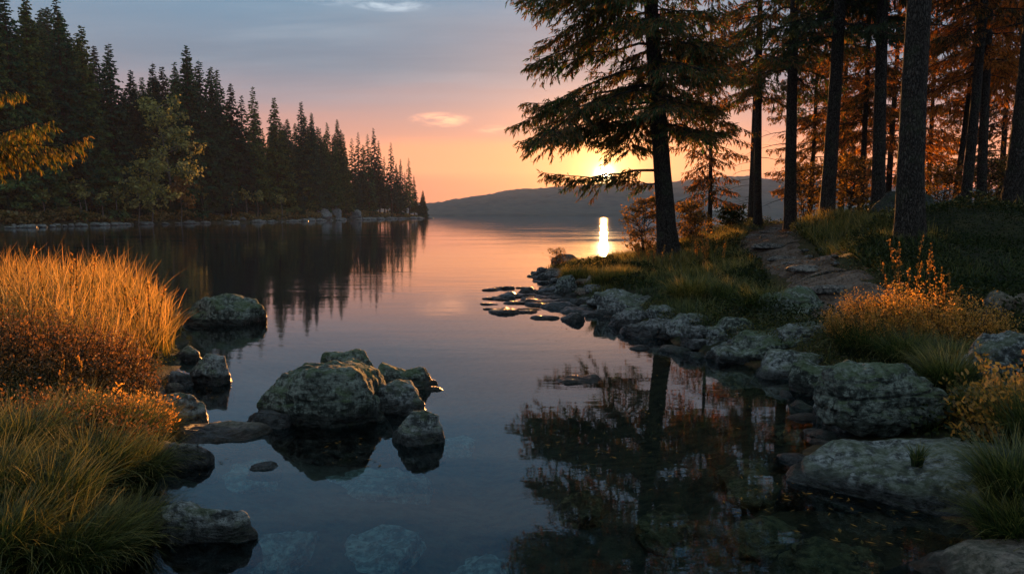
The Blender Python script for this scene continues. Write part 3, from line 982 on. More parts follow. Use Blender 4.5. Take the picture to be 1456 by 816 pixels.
seg = np.concatenate([[0], np.cumsum(np.linalg.norm(np.diff(lsA, axis=0), axis=1))])
for q in range(22):
    s = rng.uniform(0, seg[-1])
    x = np.interp(s, seg, lsA[:, 0]) + rng.normal() * 0.12; y = np.interp(s, seg, lsA[:, 1]) + rng.normal() * 0.12
    sc = rng.uniform(0.05, 0.13)
    o = obj('stone', protos[(q * 3) % 5], None, (x, y, max(hz(x, y), -0.05) + sc * 0.1), rng.uniform(0, 6.3))
    o.scale = (sc * rng.uniform(0.8, 1.5), sc, sc * 0.7)
    tag(o, "small stone at the waterline below the left bank grass", 'stone', 'small stones along the left bank')

fpx = np.array([p[0] for p in far_px]); fY = np.array([p[1] for p in far_shore])


def shoreY(px):
    return float(np.interp(px, fpx, fY))


# boulders lining the far shore
M['rock_far'] = rock_mat('shore_boulder', (0.05, 0.055, 0.058), (0.22, 0.235, 0.235), (0.2, 0.23, 0.15), 0.3, 0.12)
protos2 = [rock_mesh('boulder', 1, 0.8, 0.55, 230 + q, M['rock_far'], 3, 0.5, 0.4, 1.0, 0.7) for q in range(5)]
fs = np.array(far_shore)
seg = np.concatenate([[0], np.cumsum(np.linalg.norm(np.diff(fs, axis=0), axis=1))])
for q in range(290):
    s = (rng.random() ** 1.1) * seg[-1]
    x = np.interp(s, seg, fs[:, 0]); y = np.interp(s, seg, fs[:, 1])
    x += rng.normal() * 0.9; y += rng.normal() * 1.2
    sc = rng.uniform(0.2, 1.0) ** 2.2 * 0.85 * (0.6 + y / 220)
    o = obj('boulder', protos2[q % 5], None, (x, y, 0.05 + sc * 0.05), rng.uniform(-0.5, 0.5))
    o.scale = (sc * rng.uniform(0.8, 1.4), sc, sc * rng.uniform(0.6, 1.1))
    tag(o, "pale boulder in the rocky line edging the far forest shore", 'boulder', 'boulders lining the far forest shore')
for l, r, tp, bs, lb in [(298, 320, 293, 308, "pale outcrop behind the far shore below the amber tree"),
                         (322, 346, 296, 309, "low grey outcrop beside the pale outcrop on the far shore"),
                         (443, 466, 281, 303, "tall pale outcrop among the spruces near the headland"),
                         (462, 484, 279, 304, "broad whitish outcrop under the headland spruces"),
                         (488, 510, 287, 304, "small outcrop between the headland spruces")]:
    Yo = shoreY((l + r) / 2) + 4.5
    zt = at((l + r) / 2, tp, Yo)[2] * 0.62; zb_ = hz(((l + r) / 2 - 728) / FPX * Yo, Yo)
    wo = (r - l) / FPX * Yo
    o = obj('outcrop', rock_mesh('outcrop', wo * 0.8, wo * 0.5, (zt - zb_) * 0.6 + 0.3, 300 + l, M['rock_far'], 4, 0.2, 0.8, 1.2, 0.8), None,
            (((l + r) / 2 - 728) / FPX * Yo, Yo, zb_ + (zt - zb_) * 0.4 - 0.3))
    tag(o, lb, 'outcrop')

# ---------------------------------------------------------------- conifers
def conifer(seed, H, r0, c0, Lf, nb, twl=0.14, tww=0.016, tstep=0.13, ustep=0.07, droop=0.35, tw=0.7, bark='bark', needles='needle',
            bend=(0, 0), extra=(), lod=0, dead=0, k=14, flare=0.7, hang=0.6, fill=1.0):
    rng = np.random.default_rng(seed)
    tm, cm = MB(), MB()
    ph = rng.uniform(0, 6.3, 2)

    def ax(z):
        u = np.asarray(z) / H
        return np.stack([bend[0] * u + 0.012 * H * 0.3 * np.sin(u * 5 + ph[0]) * (1 - np.exp(-u * 8)), bend[1] * u + 0.004 * H * np.sin(u * 4 + ph[1]) * (1 - np.exp(-u * 8)), np.asarray(z) * 1.0], -1)

    zs = np.concatenate([np.linspace(-0.4, 1.2, 12), np.linspace(1.4, H, 26)]) if not lod else np.linspace(-0.5, H, 8)
    rad = r0 * np.maximum(1 - np.maximum(zs, 0) / H, 0.02) ** 0.85 + flare * r0 * np.exp(-np.maximum(zs + 0.4, 0) / 0.42) * (0 if lod else 1)
    V0 = tm.n
    tube(tm, ax(zs), rad, 6 if lod else k)
    if not lod:   # buttressed foot and uneven bole
        V = tm.v[-1]
        c = ax(np.clip(V[:, 2], -0.4, H))
        dv = V - c; an = np.arctan2(dv[:, 1], dv[:, 0])
        amp = 0.04 + 0.38 * np.exp(-np.maximum(V[:, 2] + 0.1, 0) / 0.28)
        f = 1 + amp * np.sin(an * 5 + ph[0] + 0.6 * np.sin(V[:, 2] * 2)) * 0.6 + 0.02 * np.sin(an * 3 + V[:, 2] * 6)
        tm.v[-1] = c + dv * f[:, None] * np.array([1, 1, 1.0])
    br = []
    for q in range(nb):
        u = (q + rng.random()) / nb
        z0 = c0 + (H - c0) * (u ** (1.15 if not lod else 1.0))
        az = rng.uniform(0, 2 * pi) if not lod else q * 2.4 + rng.normal() * 0.3
        br.append((z0, az, Lf(z0, az) * rng.uniform(0.72, 1.12), None))
    for e in extra:
        br.append(tuple(e) + ((None,) if len(e) == 3 else ()))
    TO, TD, TL = [], [], []
    for z0, az, L, dr in br:
        if L < 0.15:
            continue
        dr_ = (droop if dr is None else dr) * rng.uniform(0.7, 1.3)
        n = 9 if not lod else 5
        s = np.linspace(0, 1, n)
        up = 0.10 + 0.5 * max(0, (z0 / H - 0.6))
        azs = az + 0.25 * rng.normal() * s
        rr = L * s
        b0 = ax(z0)
        Pb = np.stack([b0[0] + np.cos(azs) * rr, b0[1] + np.sin(azs) * rr, z0 + L * (up * s - dr_ * s ** 1.7 + 0.16 * s ** 4)], -1)
        if not lod:
            Pb[1:-1] += rng.normal(size=(n - 2, 3)) * 0.02 * L ** 0.5
            tube(tm, Pb, (0.008 + 0.010 * L) * (1 - 0.85 * s) * (r0 / 0.2) ** 0.3, 5)
        st = tstep * (1 if not lod else 1)
        ns = max(3, int(L / st))
        ss = np.linspace(0.16 if not lod else 0.12, 1.0, ns) + rng.normal(size=ns) * 0.01
        ss = np.clip(ss, 0.05, 1)
        keep = rng.random(ns) < fill
        ss = ss[keep]
        if len(ss) == 0:
            continue
        O = np.stack([np.interp(ss, s, Pb[:, c]) for c in range(3)], -1)
        Tn = unit(np.stack([np.interp(ss, s, np.gradient(Pb[:, c])) for c in range(3)], -1))
        Sd = unit(np.cross(Tn, [0, 0, 1.0]))
        for sg in (-1, 1):
            ln = tw * (L ** 0.6) * (np.sin(np.clip(ss, 0, 1) * pi * 0.80 + 0.42) * 0.75 + 0.12) * rng.uniform(0.6, 1.2, len(ss))
            Dv = unit(Tn * rng.uniform(0.5, 1.0, (len(ss), 1)) + sg * Sd + rng.normal(size=(len(ss), 3)) * 0.22 - np.array([0, 0, hang * 0.35]))
            TO.append(O); TD.append(Dv); TL.append(ln)
        TO.append(O[-1:]); TD.append(Tn[-1:]); TL.append(np.array([0.3 * tw]))
    TO, TD, TL = np.concatenate(TO), np.concatenate(TD), np.concatenate(TL)
    if lod:
        lozenges(cm, TO, TD - np.array([0, 0, 0.22]), TL, TL * 0.26 + 0.03, rng.random(len(TO)), rng, True, 0.1, 1.0)
        k_n = len(TO)
        for rep in range(lod):
            a = rng.random(k_n)[:, None]
            O2 = TO + TD * (TL[:, None] * a)
            D2 = TD * 0.5 + rng.normal(size=(k_n, 3)) * 0.55 - np.array([0, 0, 0.55])
            lozenges(cm, O2, D2, TL * 0.5, TL * 0.10 + 0.05, rng.random(k_n), rng, True, 0.0, 1.0)
    else:
        # slim twigs
        lozenges(tm, TO, TD - np.array([0, 0, 0.05]), TL, 0.006 + TL * 0.004, np.zeros(len(TO)), rng, True)
        cnt = np.maximum((TL / ustep).astype(int), 1)
        idx = np.repeat(np.arange(len(TO)), cnt)
        a = rng.random(len(idx)) ** 0.8
        O2 = TO[idx] + TD[idx] * (TL[idx] * a)[:, None] - np.array([0, 0, 0.05]) * (TL[idx] * a)[:, None]
        hg = hang * rng.uniform(0.2, 1.7, len(idx))
        D2 = TD[idx] * 0.75 + rng.normal(size=(len(idx), 3)) * 0.38
        D2[:, 2] -= hg
        ll = twl * rng.uniform(0.5, 1.35, len(idx))
        # needle tone differs at random from spray to spray
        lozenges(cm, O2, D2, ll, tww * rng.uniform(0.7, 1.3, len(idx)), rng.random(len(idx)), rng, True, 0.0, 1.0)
        # needles standing off the twig
        nn = len(idx)
        O3 = O2 + unit(D2) * (ll * rng.random(nn))[:, None]
        lozenges(cm, O3, unit(D2) * 0.8 + rng.normal(size=(nn, 3)) * 0.8, ll * 0.35, tww * 0.45, rng.random(nn), rng, False, 0.2, 1.0)
    for q in range(dead):
        z0 = rng.uniform(0.9, c0 + 1.5); az = rng.uniform(0, 2 * pi); L = rng.uniform(0.4, 1.5)
        s = np.linspace(0, 1, 6)
        b0 = ax(z0)
        Pb = np.stack([b0[0] + np.cos(az + 0.3 * s) * L * s, b0[1] + np.sin(az + 0.3 * s) * L * s, z0 + L * (0.05 * s - 0.3 * s ** 2)], -1)
        tube(tm, Pb, 0.012 * (1 - 0.8 * s) * L ** 0.5, 4)
        for q2 in range(4):
            s2 = rng.uniform(0.3, 0.95); o_ = np.array([np.interp(s2, s, Pb[:, c]) for c in range(3)])
            d_ = unit(np.array([cos(az), sin(az), 0]) + rng.normal(size=3) * 0.6) * rng.uniform(0.15, 0.4)
            tube(tm, np.stack([o_, o_ + d_ * 0.5, o_ + d_ - np.array([0, 0, 0.04])]), np.array([0.004, 0.003, 0.001]), 3)
    return tm.mesh('trunk', M[bark], True), cm.mesh('crown', M[needles], False)


def tree_obj(name, meshes, loc, label, cat, group=None, rz=0.0, sc=1.0, scw=None):
    e = bpy.data.objects.new(name, None)
    COL.objects.link(e)
    e.location = tuple(float(v) for v in loc)
    e.rotation_euler = (0, 0, rz)
    scw = scw or sc
    e.scale = (scw, scw, sc)
    tag(e, label, cat, group)
    obj('trunk', meshes[0], e); obj('crown', meshes[1], e)
    return e


# the big leaning spruce on the point
b = hit(952, 368)
b[1] = 17.0; b[0] = at(951, 368, 17.0)[0]; b[2] = hz(b[0], b[1])


def Lmain(z, az):
    side = 0.5 - 0.5 * cos(az)          # 1 towards the lake (-x)
    base = 1.6 + 1.45 * side
    return base * np.interp(z, [1, 2.2, 3.5, 6.5, 12, 17], [0.55, 0.85, 1.02, 1.0, 0.62, 0.08])


ex = []
for z0, L, dr in ((7.3, 2.9, .3), (6.6, 3.0, .35), (6.0, 3.2, .45), (5.4, 3.3, .55), (4.9, 3.1, .5), (4.4, 3.6, .6), (4.0, 3.7, .6), (3.5, 3.5, .5), (3.2, 3.0, .42), (2.1, 3.0, 0.22), (1.8, 1.5, 0.1)):
    ex.append((z0, pi + random.Random(int(z0 * 10)).uniform(-0.28, 0.28), L * 0.87, dr))
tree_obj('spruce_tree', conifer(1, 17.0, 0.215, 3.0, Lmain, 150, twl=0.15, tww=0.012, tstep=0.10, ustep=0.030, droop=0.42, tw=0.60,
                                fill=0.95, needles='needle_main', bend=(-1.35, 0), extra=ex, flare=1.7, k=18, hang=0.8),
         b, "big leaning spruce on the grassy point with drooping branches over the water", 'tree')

# trees of the right bank: (px base, y base, depth, trunk px width, px lean at top, height, crown start, reach, n branches, needles, label)
right_trees = [
    (1009, 312, 24, 7, -3, 10, 1.3, 1.5, 46, 'needle_mixed', "slender young tree just right of the big leaning spruce", 3),
    (1078, 322, 27, 12, -8, 18, 4.6, 2.6, 60, 'needle_main', "slim spruce growing close left of where the path tops the rise", 6),
    (1066, 318, 31, 8, 4, 16, 5.0, 2.2, 44, 'needle_mixed', "thin spruce close behind the slim spruce left of the path", 6),
    (1124, 320, 22, 18, -6, 18, 4.4, 2.5, 64, 'needle_main', "straight spruce right beside the top of the path", 8),
    (1174, 316, 17.5, 21, 10, 18, 4.2, 2.3, 70, 'needle', "dark spruce with flared foot right of the path top", 8),
    (1222, 310, 24, 9, 2, 15, 2.6, 2.2, 56, 'needle_mixed', "thin dark trunk between the flared spruce and the straight grey one", 6),
    (1248, 302, 17, 19, -3, 19, 5.2, 2.2, 54, 'needle', "straight grey barked spruce left of the thickest trunk", 8),
    (1293, 328, 10.8, 38, 4, 19, 5.6, 2.2, 50, 'needle', "thickest nearest trunk rising from the dark slope", 4),
    (1262, 296, 30, 9, 2, 17, 1.6, 2.6, 80, 'needle_backlit', "backlit orange larch glowing behind the thickest trunk", 2),
    (1357, 300, 24, 9, 14, 17, 3.4, 2.2, 60, 'needle_backlit', "thin leaning larch first right of the thickest trunk", 6),
    (1371, 298, 18, 15, 10, 18, 4.4, 2.3, 60, 'needle_mixed', "dark trunk standing close behind the thin leaning larch", 6),
    (1396, 296, 20, 14, -8, 18, 3.8, 2.4, 64, 'needle_backlit', "backlit orange larch leaning back towards the lake near the right edge", 6),
    (1440, 292, 15, 27, 8, 19, 5.0, 2.3, 52, 'needle_mixed', "thick rough trunk next to the right edge of the photo", 6),
    (1195, 306, 34, 9, 0, 15, 1.5, 2.6, 70, 'needle_mixed', "bushy larch far behind the flared spruce", 2),
    (1420, 298, 32, 9, 0, 16, 1.8, 2.6, 74, 'needle_mixed', "bushy brownish larch behind the trunks near the right edge", 2),
    (1318, 298, 36, 8, 0, 15, 2.2, 2.4, 60, 'needle_mixed', "distant larch in the gap right of the thickest trunk", 2),
    (1150, 316, 33, 7, 3, 14, 1.6, 2.2, 60, 'needle_mixed', "distant bushy larch in the gap beside the flared spruce", 2),
    (1480, 300, 22, 12, 0, 18, 3.0, 2.6, 60, 'needle_backlit', "larch at the far right whose branches reach into the photo", 4),
]
for q, (px, py, dd, wpx, lean, Ht, c0, reach, nb, nd, lb, dead) in enumerate(right_trees):
    p = at(px, py, dd)
    z = hz(p[0], p[1])
    r0 = wpx / FPX * dd / 2 * 0.95
    nb = int(nb * 1.35)
    fn = (lambda z0, az, reach=reach, Ht=Ht, c0=c0: reach * np.interp(z0, [c0, c0 + (Ht - c0) * .3, Ht], [0.75, 1.0, 0.08]))
    far = dd > 20
    near = dd < 12
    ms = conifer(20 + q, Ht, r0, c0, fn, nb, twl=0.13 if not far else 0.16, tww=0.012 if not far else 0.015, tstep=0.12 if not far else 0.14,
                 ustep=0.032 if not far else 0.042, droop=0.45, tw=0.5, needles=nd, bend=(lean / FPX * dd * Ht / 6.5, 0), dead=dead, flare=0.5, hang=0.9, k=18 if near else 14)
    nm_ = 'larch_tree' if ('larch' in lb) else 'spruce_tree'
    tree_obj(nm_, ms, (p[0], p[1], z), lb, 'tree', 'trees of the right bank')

# larch beyond the left frame edge whose branches hang in
lx, ly = -9.9, 11.6
exl = []
for z0, az, L, dr in ((2.45, 0.10, 2.8, .22), (2.4, -0.25, 2.6, .24), (2.3, 0.02, 3.0, .26), (2.55, 0.3, 2.5, .23),
                      (3.45, 0.0, 2.0, .36), (3.5, 0.5, 2.0, .36)):
    exl.append((z0, az, L, dr))
fnl = lambda z0, az: 1.5 * np.interp(z0, [3, 8, 13], [1, .9, .1])
tree_obj('larch_tree', conifer(60, 13, 0.16, 5.0, fnl, 30, twl=0.09, tww=0.008, tstep=0.065, ustep=0.018, droop=0.35, tw=0.36, needles='needle_sunlit',
                               extra=exl, hang=2.6), (lx, ly, hz(lx, ly)),
         "sunlit golden larch at the left edge dangling lit sprays over the grass", 'tree')

# ---------------------------------------------------------------- far forest
variants = []
for q, (cc, nb, wd, fill) in enumerate([(1.5, 150, 3.6, 1.0), (2.5, 135, 3.2, 0.95), (1.0, 165, 4.1, 1.0), (3.5, 110, 3.0, 0.85), (2.0, 150, 3.4, 1.0), (5.0, 90, 2.9, 0.75)]):
    fn = (lambda z0, az, wd=wd, cc=cc: wd * (0.03 + 1.16 * np.clip((25 - z0) / (25 - cc), 0, 1) ** 0.85))
    variants.append(conifer(100 + q, 25, 0.30, cc, fn, int(nb * 1.35), tstep=0.36, tw=0.80, droop=0.42, bark='bark_dark', needles='needle_far', lod=2, fill=fill))
ORD = ["first", "second", "third", "fourth", "fifth", "sixth", "seventh", "eighth", "ninth", "tenth", "eleventh", "twelfth", "thirteenth", "fourteenth",
       "fifteenth", "sixteenth", "seventeenth", "eighteenth", "nineteenth", "twentieth", "twenty-first", "twenty-second", "twenty-third", "twenty-fourth",
       "twenty-fifth", "twenty-sixth", "twenty-seventh", "twenty-eighth", "twenty-ninth", "thirtieth"]
crest = [(602, 271), (583, 224), (571, 226), (558, 202), (534, 182), (512, 187), (483, 170), (469, 173), (448, 160), (434, 143), (397, 139), (366, 123),
         (337, 119), (318, 97), (308, 94), (293, 84), (277, 65), (259, 88), (243, 95), (229, 88), (198, 99), (170, 60), (132, 37), (100, -4), (56, -8), (28, -14), (4, -20)]


rng = np.random.default_rng(77)
env = lambda px: float(np.interp(px, [c[0] for c in crest][::-1], [c[1] for c in crest][::-1]))
for q, (px, ty) in enumerate(crest):
    Y = shoreY(px) + (2 if px > 550 else rng.uniform(6, 13))
    x = (px - 728) / FPX * Y
    x = x + 0
    z = hz(x, Y)
    Ht = at(px, ty, Y)[2] - z
    if q == 0:
        v = 2
    elif px > 500:
        v = [5, 5, 3, 5, 3][q % 5]
    else:
        v = [0, 1, 4, 1, 0, 3][q % 6]
    sc = Ht / 25
    lb = "small lone spruce at the very tip of the far headland" if q == 0 else \
        "tall spruce whose top is the " + ORD[q] + " of the far skyline counted from the headland tip"
    tree_obj('spruce_tree', variants[v], (x, Y, z), lb, 'tree', 'spruces forming the far forest skyline', rng.uniform(0, 6.3), sc, sc * (1.25 if q == 0 else (0.85 if px > 400 else 1.05)))
# trees filling the forest behind and between
n_f = 0
for q in range(210):
    px = -60 + 640 * rng.random() ** 1.15
    back = rng.uniform(7, 60) if px < 470 else rng.uniform(4, 12)
    Y = shoreY(px) + back
    x = (px - 728) / FPX * Y
    if px > 492 or sdf([x], [Y])[0] < 1.5:
        continue
    z = hz(x, Y)
    ty = env(min(px, 600)) + (14 + 120 * rng.random() ** 1.4) * (1.0 if px < 480 else 0.7)
    if px > 545 and ty < 235:
        ty = 240 + 20 * rng.random()
    Ht = at(px, ty, Y)[2] - z
    if Ht < 4:
        continue
    sc = Ht / 25
    v = int(rng.integers(0, 5))
    tree_obj('spruce_tree', variants[v], (x, Y, z), "dark spruce within the dense far forest below the skyline tops", 'tree',
             'spruces filling the far forest', rng.uniform(0, 6.3), sc, sc * rng.uniform(0.9, 1.25))
    n_f += 1
for q, (px, ty) in enumerate([(495, 215), (503, 196), (519, 205), (526, 190), (541, 200), (548, 222), (565, 232), (577, 245), (590, 250), (506, 238), (530, 240), (552, 246), (480, 200), (474, 215)]):
    Y = shoreY(px) + 3 + (q % 3) * 3
    x = (px - 728) / FPX * Y
    z = hz(x, Y)
    sc = (at(px, ty, Y)[2] - z) / 25
    tree_obj('spruce_tree', variants[[3, 5, 1, 5][q % 4]], (x, Y, z), "dark spruce packed into the clump just behind the headland tip", 'tree',
             'spruces clumped on the headland', q * 1.3, sc, sc * 0.95)
# young trees and bushes standing in front of the forest
for q in range(26):
    px = 10 + 470 * rng.random()
    Y = shoreY(px) + rng.uniform(2.0, 6.0)
    x = (px - 728) / FPX * Y
    sc = rng.uniform(2.5, 6.5) / 25
    tree_obj('spruce_tree', variants[q % 3], (x, Y, hz(x, Y)), "young spruce standing in front of the forest edge near the water", 'tree',
             'young spruces at the far shore', rng.uniform(0, 6.3), sc, sc * 1.2)
# spruces on the hazy hill behind the forest
for q in range(46):
    px = 60 + 190 * rng.random(); Y = rng.uniform(430, 560)
    x = (px - 728) / FPX * Y
    tree_obj('spruce_tree', variants[q % 5], (x, Y, hz(x, Y)), "hazy spruce on the hill rising behind the far forest", 'tree',
             'spruces on the hazy hill', rng.uniform(0, 6.3), 0.62 + 0.2 * rng.random())


# ---------------------------------------------------------------- leafy trees and bushes
def leafy(seed, H, r0, spread, leaf, nleaf, bark, mat, stems=1, c0=0.25):
    rng = np.random.default_rng(seed)
    tm, cm = MB(), MB()
    O = []
    for s_ in range(stems):
        z = np.linspace(-0.2, H * 0.92, 10); u = np.maximum(z, 0) / H
        wob = rng.normal(size=2) * 0.14 * H * (0.3 if stems == 1 else 1.0)
        P = np.stack([wob[0] * u + 0.03 * H * np.sin(u * 5 + s_), wob[1] * u, z], -1)
        tube(tm, P, r0 * (1 - 0.9 * u) / (stems ** 0.5), 7)
        for q in range(int(16 + 10 / stems)):
            zz_ = rng.uniform(c0, 0.95) * H
            b0 = np.array([np.interp(zz_, z, P[:, c]) for c in range(3)])
            az = rng.uniform(0, 6.28); L = spread * rng.uniform(0.5, 1.0) * (1.1 - 0.8 * abs(zz_ / H - 0.45))
            s = np.linspace(0, 1, 6)
            B = b0 + np.stack([cos(az) * L * s, sin(az) * L * s, L * (0.65 * s - 0.35 * s * s)], -1) + rng.normal(size=(6, 3)) * 0.03 * L * s[:, None]
            tube(tm, B, r0 * 0.28 * (1 - 0.85 * s), 4)
            for w_ in range(5):
                sc = rng.uniform(0.3, 1.0)
                a = np.array([np.interp(sc, s, B[:, c]) for c in range(3)])
                d_ = unit(rng.normal(size=3) + np.array([cos(az), sin(az), 0.3])) * L * rng.uniform(0.2, 0.42)
                tube(tm, np.stack([a, a + d_ * 0.6, a + d_ - np.array([0, 0, 0.06 * L])]), np.array([0.10, 0.06, 0.02]) * r0, 3)
                O.append((a, d_))
    A = np.array([o[0] for o in O]); Dd = np.array([o[1] for o in O])
    idx = rng.integers(0, len(A), nleaf)
    u = rng.random((nleaf, 1)) ** 0.7
    Pn = A[idx] + Dd[idx] * u * 1.05 + rng.normal(size=(nleaf, 3)) * (0.05 * H) ** 1.0 * 0.35
    lozenges(cm, Pn, rng.normal(size=(nleaf, 3)) - np.array([0, 0, 0.5]), leaf * rng.uniform(0.7, 1.3, nleaf), leaf * 0.33, rng.random(nleaf), rng, False)
    return tm.mesh('trunk', M[bark], True), cm.mesh('crown', M[mat])


def far_leafy(px, ty, set_, seed, spread, mat, label, n):
    Y = shoreY(px) + set_
    x = (px - 728) / FPX * Y
    z = hz(x, Y)
    Ht = at(px, ty, Y)[2] - z
    tree_obj('birch_tree', leafy(seed, Ht, Ht * 0.012, Ht * spread, 0.55, n, 'bark_pale', mat, 1, 0.3), (x, Y, z), label, 'tree')


far_leafy(243, 140, 3, 401, 0.30, 'leaf_birch', "tall yellow green birch in front of the dark far spruces", 2600)
far_leafy(218, 228, -1, 402, 0.34, 'leaf_birch', "small pale green birch beside the far shore boulders", 1200)
far_leafy(198, 252, -1, 403, 0.36, 'leaf_birch', "lowest thin birch left of the small pale green one", 800)
far_leafy(259, 254, -1, 404, 0.34, 'leaf_amber', "small amber leaved birch close to the far shoreline", 900)

for q, (px, ty) in enumerate([(118, 262), (126, 256), (66, 268), (166, 266), (291, 262), (352, 268), (367, 270), (402, 276), (148, 274), (330, 276)]):
    Y = shoreY(px) + 1.6
    x = (px - 728) / FPX * Y
    z = hz(x, Y)
    Ht = at(px, ty, Y)[2] - z
    tree_obj('birch_tree', leafy(440 + q, Ht, 0.10, Ht * 0.22, 0.45, 160, 'bark_pale', 'leaf_birch', 1, 0.6), (x, Y, z),
             "slim pale stemmed birch standing at the foot of the far spruces", 'tree', 'slim birches at the foot of the far spruces')

# bush behind the foot of the big spruce, and others on the right bank
def bush(name, px, Y, H, label, seed, mat, leaf, n, stems, spread, cat='bush', group=None, z=None):
    x = (px - 728) / FPX * Y
    ms = leafy(seed, H, 0.018 * H + 0.004, spread, leaf, n, 'bark', mat, stems, 0.15)
    e = tree_obj(name, ms, (x, Y, hz(x, Y) if z is None else z), label, cat, group)
    return e


bush('bush', 915, 19.0, 1.7, "sparse orange leaved bush left of the big leaning spruce", 501, 'leaf_bush', 0.075, 1500, 6, 0.62)
bush('bush', 985, 18.5, 1.1, "low leafy bush right behind the foot of the big leaning spruce", 502, 'leaf_bush', 0.07, 1700, 7, 0.5)
bush('bush', 1145, 24.0, 2.2, "open twiggy bush between the path top and the flared spruce", 503, 'leaf_bush', 0.09, 1400, 6, 0.9)
bush('bush', 1205, 23.0, 1.9, "leafy bush backlit right of the flared spruce", 504, 'leaf_bush', 0.09, 1500, 6, 0.85)
bush('bush', 1335, 22.0, 1.5, "low bush on the ridge right of the thickest trunk", 505, 'leaf_bush', 0.09, 1300, 6, 0.8)
bush('bush', 1410, 21.0, 1.8, "leafy bush between the two last trunks at the right", 506, 'leaf_bush', 0.09, 1500, 6, 0.8)
bush('bush', 1040, 26.0, 0.8, "small dark bush at the crest left of the path", 507, 'under', 0.09, 1200, 6, 0.6)
bush('bush', 793, 21.3, 0.55, "tiny twiggy plant on the outermost end of the point", 508, 'leaf_bush', 0.05, 260, 5, 0.3)


# ---------------------------------------------------------------- heath shrubs, tussocks, grass
def heath_mesh(seed, rx, ry, H, nst, mat, leaf=0.012, per=34, wood=True, spiky=0.0):
    rng = np.random.default_rng(seed)
    cm, tm = MB(), MB()
    n = nst
    a = rng.uniform(0, 2 * pi, n); r = rng.random(n) ** 0.6
    base = np.stack([np.cos(a) * r * rx, np.sin(a) * r * ry, -0.05 + 0 * a], -1)
    dome = np.sqrt(np.maximum(1 - r ** 2 * 0.85, 0.1))
    h = H * dome * rng.uniform(0.6, 1.15, n)
    out = np.stack([np.cos(a) * r * 0.5, np.sin(a) * r * 0.5, np.ones(n)], -1) + rng.normal(size=(n, 3)) * 0.18
    tip = base + out * h[:, None]
    for q in range(n):
        md = (base[q] + tip[q]) / 2 + rng.normal(size=3) * 0.02
        tube(tm, np.stack([base[q], md, tip[q]]), np.array([0.004, 0.003, 0.001]), 3)
    idx = np.repeat(np.arange(n), per)
    u = 0.25 + 0.78 * rng.random(len(idx)) ** 0.7
    Pn = base[idx] + (tip - base)[idx] * u[:, None] + rng.normal(size=(len(idx), 3)) * 0.022
    ax_ = unit((tip - base)[idx])
    lz = leaf * rng.uniform(0.7, 1.5, len(idx))
    D2 = ax_ * 0.8 + rng.normal(size=(len(idx), 3)) * 0.8
    nlo = len(idx)
    V0 = len(cm.v)
    lozenges(cm, Pn, D2, lz * 1.6, lz * 0.42, rng.random(nlo), rng, False)
    # colour by height on the plant; paler tips stand in for sun on top
    cm.a[-1] = np.repeat(np.clip(u * (0.5 + 0.5 * dome[idx]), 0, 1), 4)
    return tm.mesh('stems', M['bark']), cm.mesh('foliage', M[mat])


def shrub(name, px, py, rx, ry, H, nst, mat, label, seed, leaf=0.012, per=34, cat='shrub', pos=None, group=None):
    p = hit(px, py) if pos is None else np.array(pos)
    ms = heath_mesh(seed, rx, ry, H, nst, mat, leaf, per)
    e = bpy.data.objects.new(name, None); COL.objects.link(e)
    e.location = (float(p[0]), float(p[1] + ry * 0.5), hz(p[0], p[1] + ry * 0.5))
    tag(e, label, cat, group)
    obj('stems', ms[0], e); obj('foliage', ms[1], e)
    return e


def tussock_mesh(seed, n, R, H, mat, W=0.0028, arch=1.5, seg=6):
    rng = np.random.default_rng(seed)
    mb = MB()
    a = rng.uniform(0, 2 * pi, n); r = R * rng.random(n) ** 0.7
    roots = np.stack([np.cos(a) * r, np.sin(a) * r, -0.03 + 0 * a], -1)
    a2 = a + rng.normal(size=n) * 0.95
    lean = np.stack([np.cos(a2), np.sin(a2), 0 * a2], -1)
    cur = arch * rng.uniform(0.25, 1.15, n) * (0.4 + 0.6 * r / R)
    blades(mb, roots, H * rng.uniform(0.5, 1.1, n), W * rng.uniform(0.7, 1.3, n), lean, cur, rng, seg)
    return mb.mesh('grass_tussock', M[mat])


def tuss(px, py, n, R, H, mat, label, seed, arch=1.6, W=0.0028, pos=None, cat='grass tuft', dz=0.0):
    p = hit(px, py) if pos is None else np.array(pos, float)
    o = obj('grass_tussock', tussock_mesh(seed, n, R, H, mat, W, arch), None, (p[0], p[1], hz(p[0], p[1]) + dz))
    return tag(o, label, cat)


# left bank: heath
shrub('heath_shrub', 30, 560, 0.75, 0.6, 0.42, 420, 'heath', "reddish brown heath shrub below the tall golden grass", 601)
shrub('heath_shrub', -20, 540, 0.8, 0.6, 0.55, 380, 'heath', "dark red heath shrub cut by the left edge of the photo", 602)
shrub('heath_shrub', 105, 575, 0.45, 0.4, 0.32, 330, 'heath', "low reddish heath shrub close to the grey block rock", 603)
shrub('heath_shrub', 120, 615, 0.42, 0.4, 0.25, 330, 'heath_gold_sunlit', "orange tipped heath shrub above the near green tussocks", 604)
shrub('heath_shrub', 10, 640, 0.7, 0.4, 0.30, 330, 'heath', "brown heath shrub behind the near green tussock at the left edge", 605)
